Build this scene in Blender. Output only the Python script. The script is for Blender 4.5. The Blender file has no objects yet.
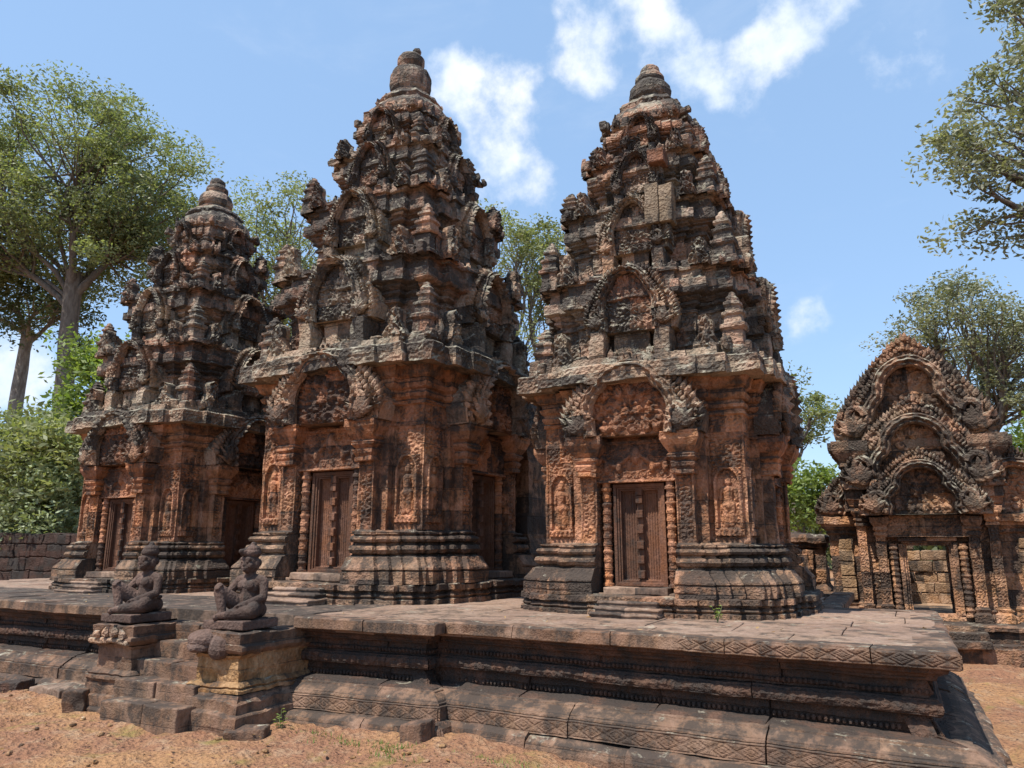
import bpy, math, random
import numpy as np
from math import radians as RAD, pi, sin, cos

S = bpy.context.scene
COL = S.collection
DEP = None

# ------------------------------------------------------------------ camera
cam = bpy.data.objects.new('camera', bpy.data.cameras.new('camera'))
COL.objects.link(cam)
cam.location = (0, 0, 1.45)
cam.rotation_euler = (RAD(90 + 12.2), 0, RAD(27.0))
cam.data.sensor_width = 36.0
cam.data.lens = 36.0 * 740 / 1024
cam.data.clip_start = 0.05
cam.data.clip_end = 3000
S.camera = cam

# ------------------------------------------------------------------ sun, sky, exposure
SUN_EL, SUN_AZ = RAD(62), RAD(204)           # azimuth measured clockwise from +Y: the sun stands to the left and behind the viewer
sd = (sin(SUN_AZ) * cos(SUN_EL), cos(SUN_AZ) * cos(SUN_EL), sin(SUN_EL))
sun = bpy.data.objects.new('sun', bpy.data.lights.new('sun', 'SUN'))
COL.objects.link(sun)
sun.data.energy = 5.0
sun.data.angle = RAD(0.5)
sun.data.color = (1.0, 0.95, 0.87)
sun.rotation_euler = (RAD(90) - SUN_EL, 0, RAD(180) - SUN_AZ)
W = bpy.data.worlds.new('World')
S.world = W
W.use_nodes = True
S.view_settings.view_transform = 'Standard'
S.view_settings.look = 'None'
S.view_settings.exposure = 0.55
S.view_settings.gamma = 1.0
S.view_settings.use_curve_mapping = False
try:
    S.cycles.max_bounces = 4
    S.cycles.diffuse_bounces = 2
    S.cycles.transparent_max_bounces = 4
except Exception:
    pass


class NT:
    """small helper for node trees"""
    def __init__(self, tree):
        self.t = tree
        self.n = tree.nodes
        self.l = tree.links

    def node(self, typ, **kw):
        n = self.n.new(typ)
        for k, v in kw.items():
            setattr(n, k, v)
        return n

    def put(self, sock, v):
        if isinstance(v, bpy.types.NodeSocket):
            self.l.new(v, sock)
        elif isinstance(v, (tuple, list)) and len(v) == 3 and sock.type == 'RGBA':
            sock.default_value = (*v, 1)
        else:
            sock.default_value = v

    def math(self, op, a, b=0.0, c=0.0, clamp=False):
        n = self.node('ShaderNodeMath', operation=op, use_clamp=clamp)
        self.put(n.inputs[0], a); self.put(n.inputs[1], b); self.put(n.inputs[2], c)
        return n.outputs[0]

    def vmath(self, op, a, b=(0, 0, 0), scale=None):
        n = self.node('ShaderNodeVectorMath', operation=op)
        self.put(n.inputs[0], a); self.put(n.inputs[1], b)
        if scale is not None:
            self.put(n.inputs['Scale'], scale)
        return n.outputs['Value'] if op in ('DISTANCE', 'LENGTH', 'DOT_PRODUCT') else n.outputs[0]

    def noise(self, vec, scale, detail=4, rough=0.55, dist=0.0):
        n = self.node('ShaderNodeTexNoise')
        self.put(n.inputs['Vector'], vec)
        n.inputs['Scale'].default_value = scale
        n.inputs['Detail'].default_value = detail
        n.inputs['Roughness'].default_value = rough
        n.inputs['Distortion'].default_value = dist
        return n.outputs[0]

    def voronoi(self, vec, scale, feature='F1'):
        n = self.node('ShaderNodeTexVoronoi', feature=feature)
        self.put(n.inputs['Vector'], vec)
        n.inputs['Scale'].default_value = scale
        return n.outputs['Distance']

    def ramp(self, v, a, b, lo=0.0, hi=1.0):
        n = self.node('ShaderNodeMapRange', interpolation_type='SMOOTHSTEP')
        self.put(n.inputs[0], v)
        n.inputs[1].default_value = a; n.inputs[2].default_value = b
        n.inputs[3].default_value = lo; n.inputs[4].default_value = hi
        return n.outputs[0]

    def mix(self, f, a, b, blend='MIX'):
        n = self.node('ShaderNodeMix', data_type='RGBA', blend_type=blend)
        self.put(n.inputs[0], f); self.put(n.inputs[6], a); self.put(n.inputs[7], b)
        return n.outputs[2]


def world_nodes():
    k = NT(W.node_tree)
    k.n.clear()
    sky = k.node('ShaderNodeTexSky', sky_type='NISHITA', sun_disc=False)
    sky.sun_elevation = SUN_EL
    sky.sun_rotation = SUN_AZ
    sky.altitude = 100
    sky.air_density = 1.0
    sky.dust_density = 0.7
    sky.ozone_density = 1.6
    d = k.node('ShaderNodeTexCoord').outputs['Generated']
    # white cumulus: each patch is (direction, radius, flattening); ragged by noise
    warp = k.node('ShaderNodeTexNoise')
    k.put(warp.inputs['Vector'], d)
    warp.inputs['Scale'].default_value = 9.0
    warp.inputs['Detail'].default_value = 3
    dw = k.vmath('ADD', d, k.vmath('SCALE', k.vmath('SUBTRACT', warp.outputs['Color'], (.5, .5, .5)), scale=0.10))
    acc = None
    for (x, y, z), r, w in CLOUDS:
        b = k.ramp(k.vmath('DISTANCE', dw, (x, y, z)), 0.0, r * 1.4, w, 0.0)
        acc = b if acc is None else k.math('ADD', acc, b)
    acc = k.math('MINIMUM', acc, 1.15)
    n = k.noise(d, 13.0, 10, 0.62)
    m = k.ramp(k.math('ADD', acc, k.math('MULTIPLY', k.math('SUBTRACT', n, 0.5), 3.3)), 0.20, 1.55)
    m = k.math('MULTIPLY', m, k.ramp(acc, 0.03, 0.30))
    wisp = k.math('MULTIPLY', k.ramp(k.noise(k.vmath('MULTIPLY', d, (1, 1, 2.4)), 4.0, 9, 0.62, 0.4), 0.50, 0.85), 0.20)
    m = k.math('MAXIMUM', m, wisp)
    col = k.mix(m, k.mix(0.42, sky.outputs[0], (3.9, 6.2, 9.6)), k.mix(k.ramp(k.noise(dw, 7.0, 6), .35, .65), (6.0, 6.7, 7.7), (7.4, 7.6, 7.9)))
    bg = k.node('ShaderNodeBackground')
    k.put(bg.inputs[0], col)
    bg.inputs[1].default_value = 0.105
    k.l.new(bg.outputs[0], k.node('ShaderNodeOutputWorld').inputs[0])


CLOUDS = [
    ((-0.443, 0.704, 0.556), 0.048, 0.8),
    ((-0.369, 0.747, 0.552), 0.048, 0.8),
    ((-0.423, 0.768, 0.480), 0.078, 0.4),
    ((0.054, 0.848, 0.528), 0.059, 0.3),
    ((-0.085, 0.847, 0.525), 0.056, 0.3),
    ((-0.422, 0.712, 0.561), 0.050, 1.0),
    ((-0.389, 0.744, 0.543), 0.057, 1.0),
    ((-0.423, 0.755, 0.501), 0.045, 1.0),
    ((-0.394, 0.797, 0.458), 0.060, 0.42),
    ((-0.355, 0.821, 0.446), 0.060, 0.42),
    ((-0.306, 0.744, 0.593), 0.049, 1.0),
    ((-0.274, 0.779, 0.563), 0.043, 1.0),
    ((-0.247, 0.744, 0.621), 0.047, 1.0),
    ((-0.201, 0.754, 0.625), 0.041, 1.0),
    ((-0.179, 0.800, 0.573), 0.053, 1.0),
    ((-0.134, 0.813, 0.567), 0.051, 1.0),
    ((-0.087, 0.812, 0.578), 0.044, 1.0),
    ((-0.041, 0.803, 0.595), 0.053, 1.0),
    ((0.001, 0.805, 0.593), 0.031, 1.0),
    ((-0.082, 0.956, 0.281), 0.032, 1.0),
    ((-0.855, 0.476, 0.209), 0.054, 1.0),
    ((-0.872, 0.459, 0.167), 0.057, 1.0),
    ((-0.301, 0.717, 0.628), 0.030, 1.0),
]
world_nodes()

# ------------------------------------------------------------------ numeric noise
def hash3(ix, iy, iz, seed):
    with np.errstate(over='ignore'):
        u = lambda a: np.asarray(a).astype(np.int64).astype(np.uint32)
        h = u(ix) * np.uint32(374761393) + u(iy) * np.uint32(668265263) + u(iz) * np.uint32(2246822519) + np.uint32((seed * 3266489917) & 0xffffffff)
        h = (h ^ (h >> np.uint32(13))) * np.uint32(1274126177)
        h = (h ^ (h >> np.uint32(16))) * np.uint32(2246822519)
        h = h ^ (h >> np.uint32(15))
    return h.astype(np.float64) / 4294967295.0


def vnoise(P, seed=0):
    i = np.floor(P); f = P - i
    f = f * f * (3 - 2 * f)
    i = i.astype(np.int64)
    r = 0
    for a in (0, 1):
        wx = f[:, 0] if a else 1 - f[:, 0]
        for b in (0, 1):
            wy = f[:, 1] if b else 1 - f[:, 1]
            for c in (0, 1):
                wz = f[:, 2] if c else 1 - f[:, 2]
                r = r + wx * wy * wz * hash3(i[:, 0] + a, i[:, 1] + b, i[:, 2] + c, seed)
    return r * 2 - 1


def vvec(P, seed=0):
    return np.stack([vnoise(P, seed), vnoise(P + 17.3, seed + 1), vnoise(P + 41.7, seed + 2)], 1)


def weather(V, seed, big=0.02, mid=0.012, fine=0.007, block=0.008, bs=(0.42, 0.42, 0.21)):
    """worn masonry: whole stones shifted, edges eaten away"""
    D = np.zeros_like(V)
    if block:
        z = np.floor(V[:, 2] / bs[2])
        off = (z % 2) * 0.5
        ix, iy = np.floor(V[:, 0] / bs[0] + off), np.floor(V[:, 1] / bs[1] + off)
        for a in range(3):
            D[:, a] += (hash3(ix, iy, z, seed + 50 + a) - .5) * 2 * block
    if big: D += big * vvec(V * 2.1, seed)
    if mid: D += mid * vvec(V * 7.3, seed + 5)
    if fine: D += fine * vvec(V * 19.0, seed + 9)
    return V + D


def spirals(x, z, c, seed, turns=2.0):
    """curling foliage: one scroll in every cell; result about -1 to 1"""
    best = np.full(x.shape, 9.9); h = np.zeros(x.shape)
    ix, iz = np.floor(x / c), np.floor(z / c)
    for a in (-1, 0, 1):
        for b in (-1, 0, 1):
            jx, jz = ix + a, iz + b
            cx = (jx + .5 + .55 * (hash3(jx, jz, 0 * jx, seed) - .5)) * c
            cz = (jz + .5 + .55 * (hash3(jx, jz, 0 * jx + 1, seed) - .5)) * c
            s = np.where(hash3(jx, jz, 0 * jx + 2, seed) > .5, 1.0, -1.0)
            r = np.hypot(x - cx, z - cz)
            th = np.arctan2(z - cz, (x - cx) * s)
            hh = np.cos(2 * pi * r / c * turns + th) * np.clip(1.25 - r / c, .1, 1) - np.clip(r / c - .42, 0, 1) * 1.6
            m = r < best
            h = np.where(m, hh, h); best = np.where(m, r, best)
    return h


# ------------------------------------------------------------------ geometry collector
class Geo:
    def __init__(self):
        self.V = []; self.Q = []; self.T = []; self.n = 0

    def add(self, V, Q=None, T=None):
        V = np.asarray(V, float).reshape(-1, 3)
        if Q is not None and len(Q): self.Q.append(np.asarray(Q, np.int64).reshape(-1, 4) + self.n)
        if T is not None and len(T): self.T.append(np.asarray(T, np.int64).reshape(-1, 3) + self.n)
        self.V.append(V); self.n += len(V)
        return self

    def grid(self, P):
        n, m = P.shape[:2]
        i = np.arange(n * m).reshape(n, m)
        Q = np.stack([i[:-1, :-1], i[1:, :-1], i[1:, 1:], i[:-1, 1:]], -1).reshape(-1, 4)
        return self.add(P.reshape(-1, 3), Q)

    def fan(self, loop):
        loop = np.asarray(loop, float); k = len(loop)
        V = np.vstack([loop, loop.mean(0)])
        return self.add(V, None, [(a, (a + 1) % k, k) for a in range(k)])

    def arr(self):
        return np.vstack(self.V)

    def xf(self, f):
        self.V = [f(v) for v in self.V]
        return self

    def merge(self, o):
        b = self.n
        self.V += o.V; self.Q += [q + b for q in o.Q]; self.T += [t + b for t in o.T]; self.n += o.n
        return self

    def mesh(self, name, mat, smooth=False):
        V = self.arr()
        Q = np.vstack(self.Q) if self.Q else np.zeros((0, 4), np.int64)
        T = np.vstack(self.T) if self.T else np.zeros((0, 3), np.int64)
        me = bpy.data.meshes.new(name)
        me.vertices.add(len(V)); me.vertices.foreach_set('co', V.astype(np.float32).ravel())
        nl = len(Q) * 4 + len(T) * 3
        me.loops.add(nl)
        me.loops.foreach_set('vertex_index', np.concatenate([Q.ravel(), T.ravel()]).astype(np.int32))
        me.polygons.add(len(Q) + len(T))
        st = np.concatenate([np.arange(len(Q)) * 4, len(Q) * 4 + np.arange(len(T)) * 3]).astype(np.int32)
        me.polygons.foreach_set('loop_start', st)
        if smooth:
            me.polygons.foreach_set('use_smooth', np.ones(len(Q) + len(T), bool))
        else:
            me.polygons.foreach_set('use_smooth', np.zeros(len(Q) + len(T), bool))
        me.update(calc_edges=True)
        me.validate()
        me.materials.append(mat)
        return me

    def build(self, name, mat, parent=None, smooth=False, loc=None):
        o = bpy.data.objects.new(name, self.mesh(name, mat, smooth))
        COL.objects.link(o)
        if parent is not None: o.parent = parent
        if loc is not None: o.location = loc
        return o


def thing(name, label, cat, loc=(0, 0, 0), rz=0, group=None, scale=1.0):
    o = bpy.data.objects.new(name, None)
    COL.objects.link(o)
    o.empty_display_size = 0.2
    o.location = loc; o.rotation_euler = (0, 0, rz); o.scale = (scale,) * 3
    return tag(o, label, cat, group)


def tag(o, label=None, cat=None, group=None, kind=None):
    if label: o['label'] = label
    if cat: o['category'] = cat
    if group: o['group'] = group
    if kind: o['kind'] = kind
    return o


def dup(o, parent, rz=0.0, loc=None, scale=None):
    c = o.copy(); COL.objects.link(c); c.parent = parent
    c.rotation_euler = (0, 0, o.rotation_euler[2] + rz)
    if loc is not None: c.location = loc
    if scale is not None: c.scale = scale
    for ch in list(o.children):
        dup(ch, c)
    return c


def quarter(o, parent):
    """the same carved piece on the other three faces of a tower"""
    return [dup(o, parent, k * pi / 2) for k in (1, 2, 3)]


# ------------------------------------------------------------------ shape builders
def subdiv(pts, res):
    pts = [np.array(p, float) for p in pts]
    out = [pts[0]]
    for a, b in zip(pts[:-1], pts[1:]):
        n = max(1, int(math.ceil(np.linalg.norm(b - a) / res)))
        for i in range(1, n + 1):
            out.append(a + (b - a) * i / n)
    return np.array(out)


def redent(levels, c, notch=None):
    """square plan with stepped corners; returns points (counter-clockwise) and an offset factor for every edge"""
    half = []
    if notch: half += [notch, (notch[0], levels[0][1])]
    for i, (w, d) in enumerate(levels):
        half.append((w, d))
        half.append((w, levels[i + 1][1] if i + 1 < len(levels) else c))
    face = [(-c, c)] + [(-x, d) for x, d in reversed(half)] + half
    k = [1.0] * len(face)
    if notch:
        m = 1 + len(half)
        k[m - 1] = 0.0; k[m - 2] = 0.0; k[m] = 0.0
    P, K = [], []
    for q in range(4):
        ca, sa = round(cos(q * pi / 2)), round(sin(q * pi / 2))
        for (x, d), kk in zip(face, k):
            y = -d
            P.append((x * ca - y * sa, x * sa + y * ca)); K.append(kk)
    return np.array(P), K


def sweep(g, plan, K, prof, res, relief=None, seed=1):
    n = len(plan)
    pr = subdiv(prof, res)
    e = np.roll(plan, -1, 0) - plan
    L = np.hypot(e[:, 0], e[:, 1])
    nr = np.stack([e[:, 1], -e[:, 0]], 1) / np.maximum(L, 1e-9)[:, None]
    for i in range(n):
        if L[i] < 1e-6: continue
        j, h = (i + 1) % n, (i - 1) % n
        def vo(a, b):
            if abs(np.dot(nr[a], nr[b])) > .9: return nr[b] * K[b]
            return nr[a] * K[a] + nr[b] * K[b]
        oA, oB = vo(h, i), vo(j, i)
        nt = max(1, int(math.ceil(L[i] / res)))
        t = np.linspace(0, 1, nt + 1)[:, None, None]
        o = pr[:, 0][None, :, None]
        A = plan[i] + oA * o; B = plan[j] + oB * o
        XY = A + (B - A) * t
        P = np.concatenate([XY, np.broadcast_to(pr[:, 1][None, :, None], XY.shape[:2] + (1,))], 2)
        if relief and L[i] > .12:
            amp, cell, z0, z1, margin = relief
            s = t[:, :, 0] * L[i] + 0 * P[:, :, 2]
            z = P[:, :, 2]
            mk = ((z > z0) & (z < z1) & (s > margin) & (s < L[i] - margin)).astype(float)
            # a plain fillet frames every carved panel
            edge = ((s > margin * .5) & (s < L[i] - margin * .5) & (z > z0) & (z < z1)).astype(float)
            hgt = mk * amp * (spirals(s + i * 3.1, z, cell, seed + i, 1.7) * .6 - .3) - (edge - mk) * amp
            P[:, :, 0] += nr[i, 0] * hgt; P[:, :, 1] += nr[i, 1] * hgt
        g.grid(P)


def rbox(g, c, size, r=0.02, res=0.05, rz=0.0, tilt=(0, 0)):
    h = np.array(size, float) / 2
    r = min(r, h.min() * .95)
    for ax in range(3):
        u, v = (ax + 1) % 3, (ax + 2) % 3
        def lin(k):
            n = max(1, int(round(2 * (h[k] - r) / res)))
            return np.unique(np.concatenate([[-h[k], -h[k] + r * .4], np.linspace(-h[k] + r, h[k] - r, n + 1), [h[k] - r * .4, h[k]]]))
        a, b = lin(u), lin(v)
        for s in (-1, 1):
            P = np.zeros((len(a), len(b), 3))
            P[:, :, u] = a[:, None]; P[:, :, v] = b[None, :]; P[:, :, ax] = s * h[ax]
            q = np.clip(P, -(h - r), h - r)
            d = P - q
            nn = np.linalg.norm(d, axis=2, keepdims=True)
            P = q + r * d / np.maximum(nn, 1e-9)
            if tilt[0] or tilt[1]:
                P[:, :, 2] += P[:, :, 0] * tilt[0] + P[:, :, 1] * tilt[1]
            if rz:
                x, y = P[:, :, 0].copy(), P[:, :, 1].copy()
                P[:, :, 0] = x * cos(rz) - y * sin(rz); P[:, :, 1] = x * sin(rz) + y * cos(rz)
            g.grid((P if s > 0 else P[:, ::-1]) + np.array(c, float))
    return g


def lathe(g, prof, n=20, c=(0, 0, 0), res=0.03, square=0.0, flute=0, fl=0.0):
    pr = subdiv(prof, res)
    a = np.linspace(0, 2 * pi, n + 1)
    k = np.ones_like(a)
    if square:
        k = 1 + square * (np.minimum(1 / np.maximum(np.abs(np.cos(a)), 1e-3), 1 / np.maximum(np.abs(np.sin(a)), 1e-3)) - 1)
    if flute:
        k = k * (1 + fl * np.abs(np.cos(a * flute / 2)))
    P = np.zeros((n + 1, len(pr), 3))
    P[:, :, 0] = c[0] + np.outer(np.cos(a) * k, pr[:, 0])
    P[:, :, 1] = c[1] + np.outer(np.sin(a) * k, pr[:, 0])
    P[:, :, 2] = c[2] + pr[:, 1][None]
    return g.grid(P)


def tube(g, pts, rad, n=8):
    pts = np.array(pts, float); rad = np.broadcast_to(np.array(rad, float), (len(pts),))
    T = np.gradient(pts, axis=0)
    T /= np.maximum(np.linalg.norm(T, axis=1, keepdims=True), 1e-9)
    ref = np.array([0.31, 0.17, 0.93]) if abs(T[0][2]) < .8 else np.array([.93, .2, .3])
    A = np.cross(T, ref); A /= np.maximum(np.linalg.norm(A, axis=1, keepdims=True), 1e-9)
    B = np.cross(T, A)
    a = np.linspace(0, 2 * pi, n + 1)
    P = pts[None] + rad[None, :, None] * (np.cos(a)[:, None, None] * A[None] + np.sin(a)[:, None, None] * B[None])
    return g.grid(P)


def ball(g, c, r, n=8, m=5):
    r = np.broadcast_to(np.array(r, float), (3,))
    a = np.linspace(0, 2 * pi, n + 1)[:, None]; b = np.linspace(0, pi, m + 1)[None]
    P = np.stack([np.cos(a) * np.sin(b) * r[0] + c[0], np.sin(a) * np.sin(b) * r[1] + c[1], np.cos(b) * r[2] + 0 * a + c[2]], -1)
    return g.grid(P)


def leafstone(g, c, ang, length, width, thick=0.03, curl=0.0):
    """a flame-shaped leaf in the plane of a pediment: base at c=(x,y,z), pointing at angle ang from +x towards +z"""
    t = np.linspace(0, 1, 7)
    wd = np.sin(np.clip(t * 1.15 + .12, 0, 1) ** .8 * pi) ** .8 * width * (1 - .25 * t)
    wd[-1] = 0.0; wd[0] = width * .35
    a = np.linspace(0, 2 * pi, 9)
    P = np.zeros((9, 7, 3))
    cu = curl * t * t * length
    lx = t * length
    off = np.cos(a)[:, None] * wd[None] + cu[None]
    dep = np.sin(a)[:, None] * thick * (1 - .5 * t)[None] - .35 * thick * np.sin(t * pi)[None]
    P[:, :, 0] = c[0] + cos(ang) * lx[None] - sin(ang) * off
    P[:, :, 2] = c[2] + sin(ang) * lx[None] + cos(ang) * off
    P[:, :, 1] = c[1] + dep
    g.grid(P)


def smooth_curve(pts, n):
    P = np.array(pts, float)
    P = np.vstack([2 * P[0] - P[1], P, 2 * P[-1] - P[-2]])
    m = len(P) - 3
    u = np.linspace(0, m - 1e-6, n)
    i = u.astype(int); f = (u - i)[:, None]
    a, b, c, d = P[i], P[i + 1], P[i + 2], P[i + 3]
    return .5 * ((2 * b) + (-a + c) * f + (2 * a - 5 * b + 4 * c - d) * f ** 2 + (-a + 3 * b - 3 * c + d) * f ** 3)


ROUND_IN = [(.54, .0), (.57, .2), (.58, .42), (.5, .6), (.40, .70), (.30, .84), (.14, .92), (0, .94)]
ROUND_OUT = [(1.0, .0), (1.04, .2), (1.0, .40), (.84, .60), (.68, .78), (.48, .94), (.22, 1.0), (0, 1.02)]
FLAME_IN = [(.54, .0), (.50, .10), (.53, .22), (.46, .34), (.36, .44), (.34, .55), (.26, .65), (.13, .72), (0, .74)]
FLAME_OUT = [(.98, .0), (1.02, .12), (.94, .27), (.80, .42), (.64, .58), (.46, .74), (.27, .88), (.10, .97), (0, 1.01)]


def pediment(w, h, z0, d, depth, seed, style='round', res=0.025, leaf=0.16, band=0.10, recess=0.07):
    """carved pediment facing -Y with its front at y=-d: returns frame and tympanum collectors"""
    rnd = random.Random(seed)
    IN, OUT = (ROUND_IN, ROUND_OUT) if style == 'round' else (FLAME_IN, FLAME_OUT)
    N = max(40, int(2.6 * h / res))
    full = lambda pts: smooth_curve(list(pts) + [(-x, z) for x, z in reversed(pts[:-1])], N) * np.array([w, h])
    I, O = full(IN), full(OUT)
    fr, ty = Geo(), Geo()
    nr = max(4, int(.45 * w / res))
    t = np.linspace(0, 1, nr)[None, :, None]
    R = I[:, None] * (1 - t) + O[:, None] * t
    y = .012 * spirals(R[:, :, 0] + 5, R[:, :, 1], .34 * w * .5, seed, 1.5) + .0 * R[:, :, 0]
    fr.grid(np.stack([R[:, :, 0], -d + .02 - y * min(1.5, w / .5), z0 + R[:, :, 1]], -1))
    # raised body of the serpent that frames the scene
    tg = np.gradient(I, axis=0); tg /= np.linalg.norm(tg, axis=1, keepdims=True)
    nn = np.stack([tg[:, 1], -tg[:, 0]], 1)
    b = band * w
    u = np.linspace(-1, 1, 13)
    hh = .055 * (1 - np.abs(u) ** 3) * (1 + .35 * np.cos(u * 2.5 * pi)) * min(1.4, w / .5 + .3)
    s = np.cumsum(np.r_[0, np.linalg.norm(np.diff(I, axis=0), axis=1)])
    scal = 1 + .22 * np.cos(s * 2 * pi / (.11 * w + .02))[:, None] * (np.abs(u) < .6)[None]
    Bx = I[:, None, 0] + nn[:, None, 0] * (u[None] * b + b * .5)
    Bz = I[:, None, 1] + nn[:, None, 1] * (u[None] * b + b * .5)
    fr.grid(np.stack([Bx, -d + .02 - hh[None] * scal, z0 + Bz], -1))
    # inner reveal down to the tympanum
    tt = np.linspace(0, 1, 4)[None, :]
    fr.grid(np.stack([I[:, None, 0] + 0 * tt, -d + .02 + recess * 1.1 * tt + 0 * I[:, None, 0], z0 + I[:, None, 1] + 0 * tt], -1))
    # thickness and back
    td = np.linspace(0, 1, max(3, int(depth / .05)))[None, :]
    fr.grid(np.stack([O[:, None, 0] + 0 * td, -d + .02 + depth * td + 0 * O[:, None, 0], z0 + O[:, None, 1] + 0 * td], -1))
    fr.fan(np.stack([O[:, 0], 0 * O[:, 0] - d + .02 + depth, z0 + O[:, 1]], -1))
    fr.fan(np.array([(-w, -d + .02, z0), (w, -d + .02, z0), (w, -d + .02 + depth, z0), (-w, -d + .02 + depth, z0)]))
    # fringe of flame leaves along the outer edge
    so = np.cumsum(np.r_[0, np.linalg.norm(np.diff(O, axis=0), axis=1)])
    no = np.gradient(O, axis=0); no /= np.linalg.norm(no, axis=1, keepdims=True)
    no = np.stack([no[:, 1], -no[:, 0]], 1)
    step = leaf * w * .62
    for q in np.arange(step * 1.5, so[-1] - step * 1.5, step):
        if rnd.random() < .07: continue
        p = np.array([np.interp(q, so, O[:, 0]), np.interp(q, so, O[:, 1])])
        nv = np.array([np.interp(q, so, no[:, 0]), np.interp(q, so, no[:, 1])])
        a = math.atan2(nv[1] + (.75 if style == 'round' else 1.5), nv[0] * .9)
        l = leaf * w * rnd.uniform(.75, 1.2) * (1.35 if abs(p[0]) < .06 * w else 1)
        leafstone(fr, (p[0] - nv[0] * l * .45, -d + .045, z0 + p[1] - nv[1] * l * .45), a, l * 1.15, l * .36, min(.05, depth * .3))
    # small inner row of leaves between serpent and edge
    M = I * .42 + O * .58
    sm = np.cumsum(np.r_[0, np.linalg.norm(np.diff(M, axis=0), axis=1)])
    for q in np.arange(step, sm[-1] - step, step * .8):
        p = np.array([np.interp(q, sm, M[:, 0]), np.interp(q, sm, M[:, 1])])
        nv = np.array([np.interp(q, sm, no[:, 0]), np.interp(q, sm, no[:, 1])])
        leafstone(fr, (p[0] - nv[0] * .03, -d + .01, z0 + p[1] - nv[1] * .03), math.atan2(nv[1] + .3, nv[0]), leaf * w * .8, leaf * w * .26, .03)
    # many-headed serpents flaring at both ends
    for sg in (1, -1):
        cx, cz = sg * .74 * w, .10 * h
        for q, aa in enumerate((8, 38, 64, 90, 118, 142)):
            an = RAD(aa if sg > 0 else 180 - aa)
            leafstone(fr, (cx, -d - .02 - .006 * (q % 2), z0 + cz), an, w * (.30 + .05 * (q in (1, 2, 3))), w * .075, .04, .12 * sg)
        ball(fr, (cx - sg * .02 * w, -d - .01, z0 + cz + .02 * h), (w * .11, .05, w * .11), 10, 6)
        sp = [(cx - sg * w * (.02 + .13 * cos(q * .55) * (1 - q * .06)), -d - .03, z0 + cz + .16 * h + w * .13 * sin(q * .55) * (1 - q * .06)) for q in range(12)]
        tube(fr, sp, np.linspace(.035, .018, 12) * (w / .6), 6)
    # tympanum with its carved scene
    C = np.array([0, .34 * h])
    loop = np.vstack([I, np.linspace(I[-1], I[0], max(8, int(w / res)))[1:-1]])
    loop = np.vstack([loop, loop[:1]])
    k = max(6, int(.75 * max(w * .6, h * .6) / res))
    r = np.linspace(1, 0, k)[None, :, None]
    R = C + (loop[:, None] - C) * r
    X, Zz = R[:, :, 0], R[:, :, 1]
    hgt = spirals(X + 3, Zz, .15 * w + .02, seed + 3, 1.6) * .010
    cs = .17 * w
    fig = np.zeros_like(X)
    for row in range(3):
        for c in range(-2 + row % 2, 3 - row % 2 if row else 3):
            fx, fz = (c + (.5 if row % 2 else 0)) * cs * 1.15 + rnd.uniform(-.02, .02) * w, (.10 + row * .25) * h
            for (dx, dz, rx, rz_, am) in ((0, 0, .36, .5, 1), (0, .62, .22, .24, 1.1), (-.3, .1, .13, .38, .8), (.3, .15, .13, .38, .8)):
                q = 1 - ((X - fx - dx * cs) / (rx * cs)) ** 2 - ((Zz - fz - dz * cs) / (rz_ * cs)) ** 2
                fig = np.maximum(fig, np.sqrt(np.clip(q, 0, 1)) * am)
    hgt = hgt * 1.3 + fig * .030 * min(1.3, w / .5)
    ty.grid(np.stack([X, -d + .02 + recess - hgt, z0 + Zz], -1))
    return fr, ty


def figure_panel(x0, z0, wd, ht, d, seed, res=0.009):
    """standing deity in a niche, carved in relief on a wall that faces -Y at y=-d"""
    g = Geo()
    nx, nz = int(wd / res), int(ht / res)
    u = np.linspace(-wd / 2, wd / 2, nx)[:, None] + np.zeros((1, nz)); v = np.linspace(0, ht, nz)[None] + np.zeros((nx, 1))
    k = ht / .62
    def cap(a, b, ra, rb):
        a = np.array(a) * k; b = np.array(b) * k
        ab = b - a
        t = np.clip(((u - a[0]) * ab[0] + (v - a[1]) * ab[1]) / max(ab @ ab, 1e-9), 0, 1)
        r = (ra + (rb - ra) * t) * k
        q = r * r - ((u - a[0] - ab[0] * t) ** 2 + (v - a[1] - ab[1] * t) ** 2)
        return np.sqrt(np.clip(q, 0, None))
    f = 0 * u
    for c in (((0, .47), (0, .485), .036, .034), ((0, .515), (0, .555), .03, .006), ((0, .43), (0, .46), .02, .02),
              ((-.035, .405), (.035, .405), .026, .026), ((0, .30), (0, .40), .036, .045), ((0, .27), (0, .30), .05, .04),
              ((-.022, .1), (-.024, .27), .026, .036), ((.022, .1), (.024, .27), .026, .036), ((-.06, .12), (-.035, .27), .008, .02), ((.06, .12), (.035, .27), .008, .02),
              ((-.03, .085), (-.045, .08), .016, .014), ((.03, .085), (.045, .08), .016, .014),
              ((-.055, .40), (-.068, .31), .017, .015), ((-.068, .31), (-.062, .23), .014, .013),
              ((.055, .40), (.072, .32), .017, .015), ((.072, .32), (.05, .40), .013, .012)):
        f = np.maximum(f, cap(*c))
    edge = np.abs(u) / (wd / 2)
    arch = np.hypot(u / (wd * .36), np.clip(v - ht * .74, 0, None) / (ht * .22))
    inside = (arch < 1) & (v > .07 * k)
    frame = (np.abs(arch - 1.1) < .12)
    h = np.where(inside, -.012, .006 + .012 * spirals(u + 7, v, .055, seed, 1.6))
    h = np.where(frame & (v > .07 * k), .028, h)
    h = np.where(v < .065 * k, .02 + .012 * np.cos(u * 130) * (v < .045 * k), h)
    h = np.maximum(h, np.where(f > 0, f * .95 - .01, -1))
    h = np.where((edge > .95) | (v > ht * .985) | (v < ht * .01), -.03, h)
    g.grid(np.stack([x0 + u, -d - h, z0 + v], -1))
    return g


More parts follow.
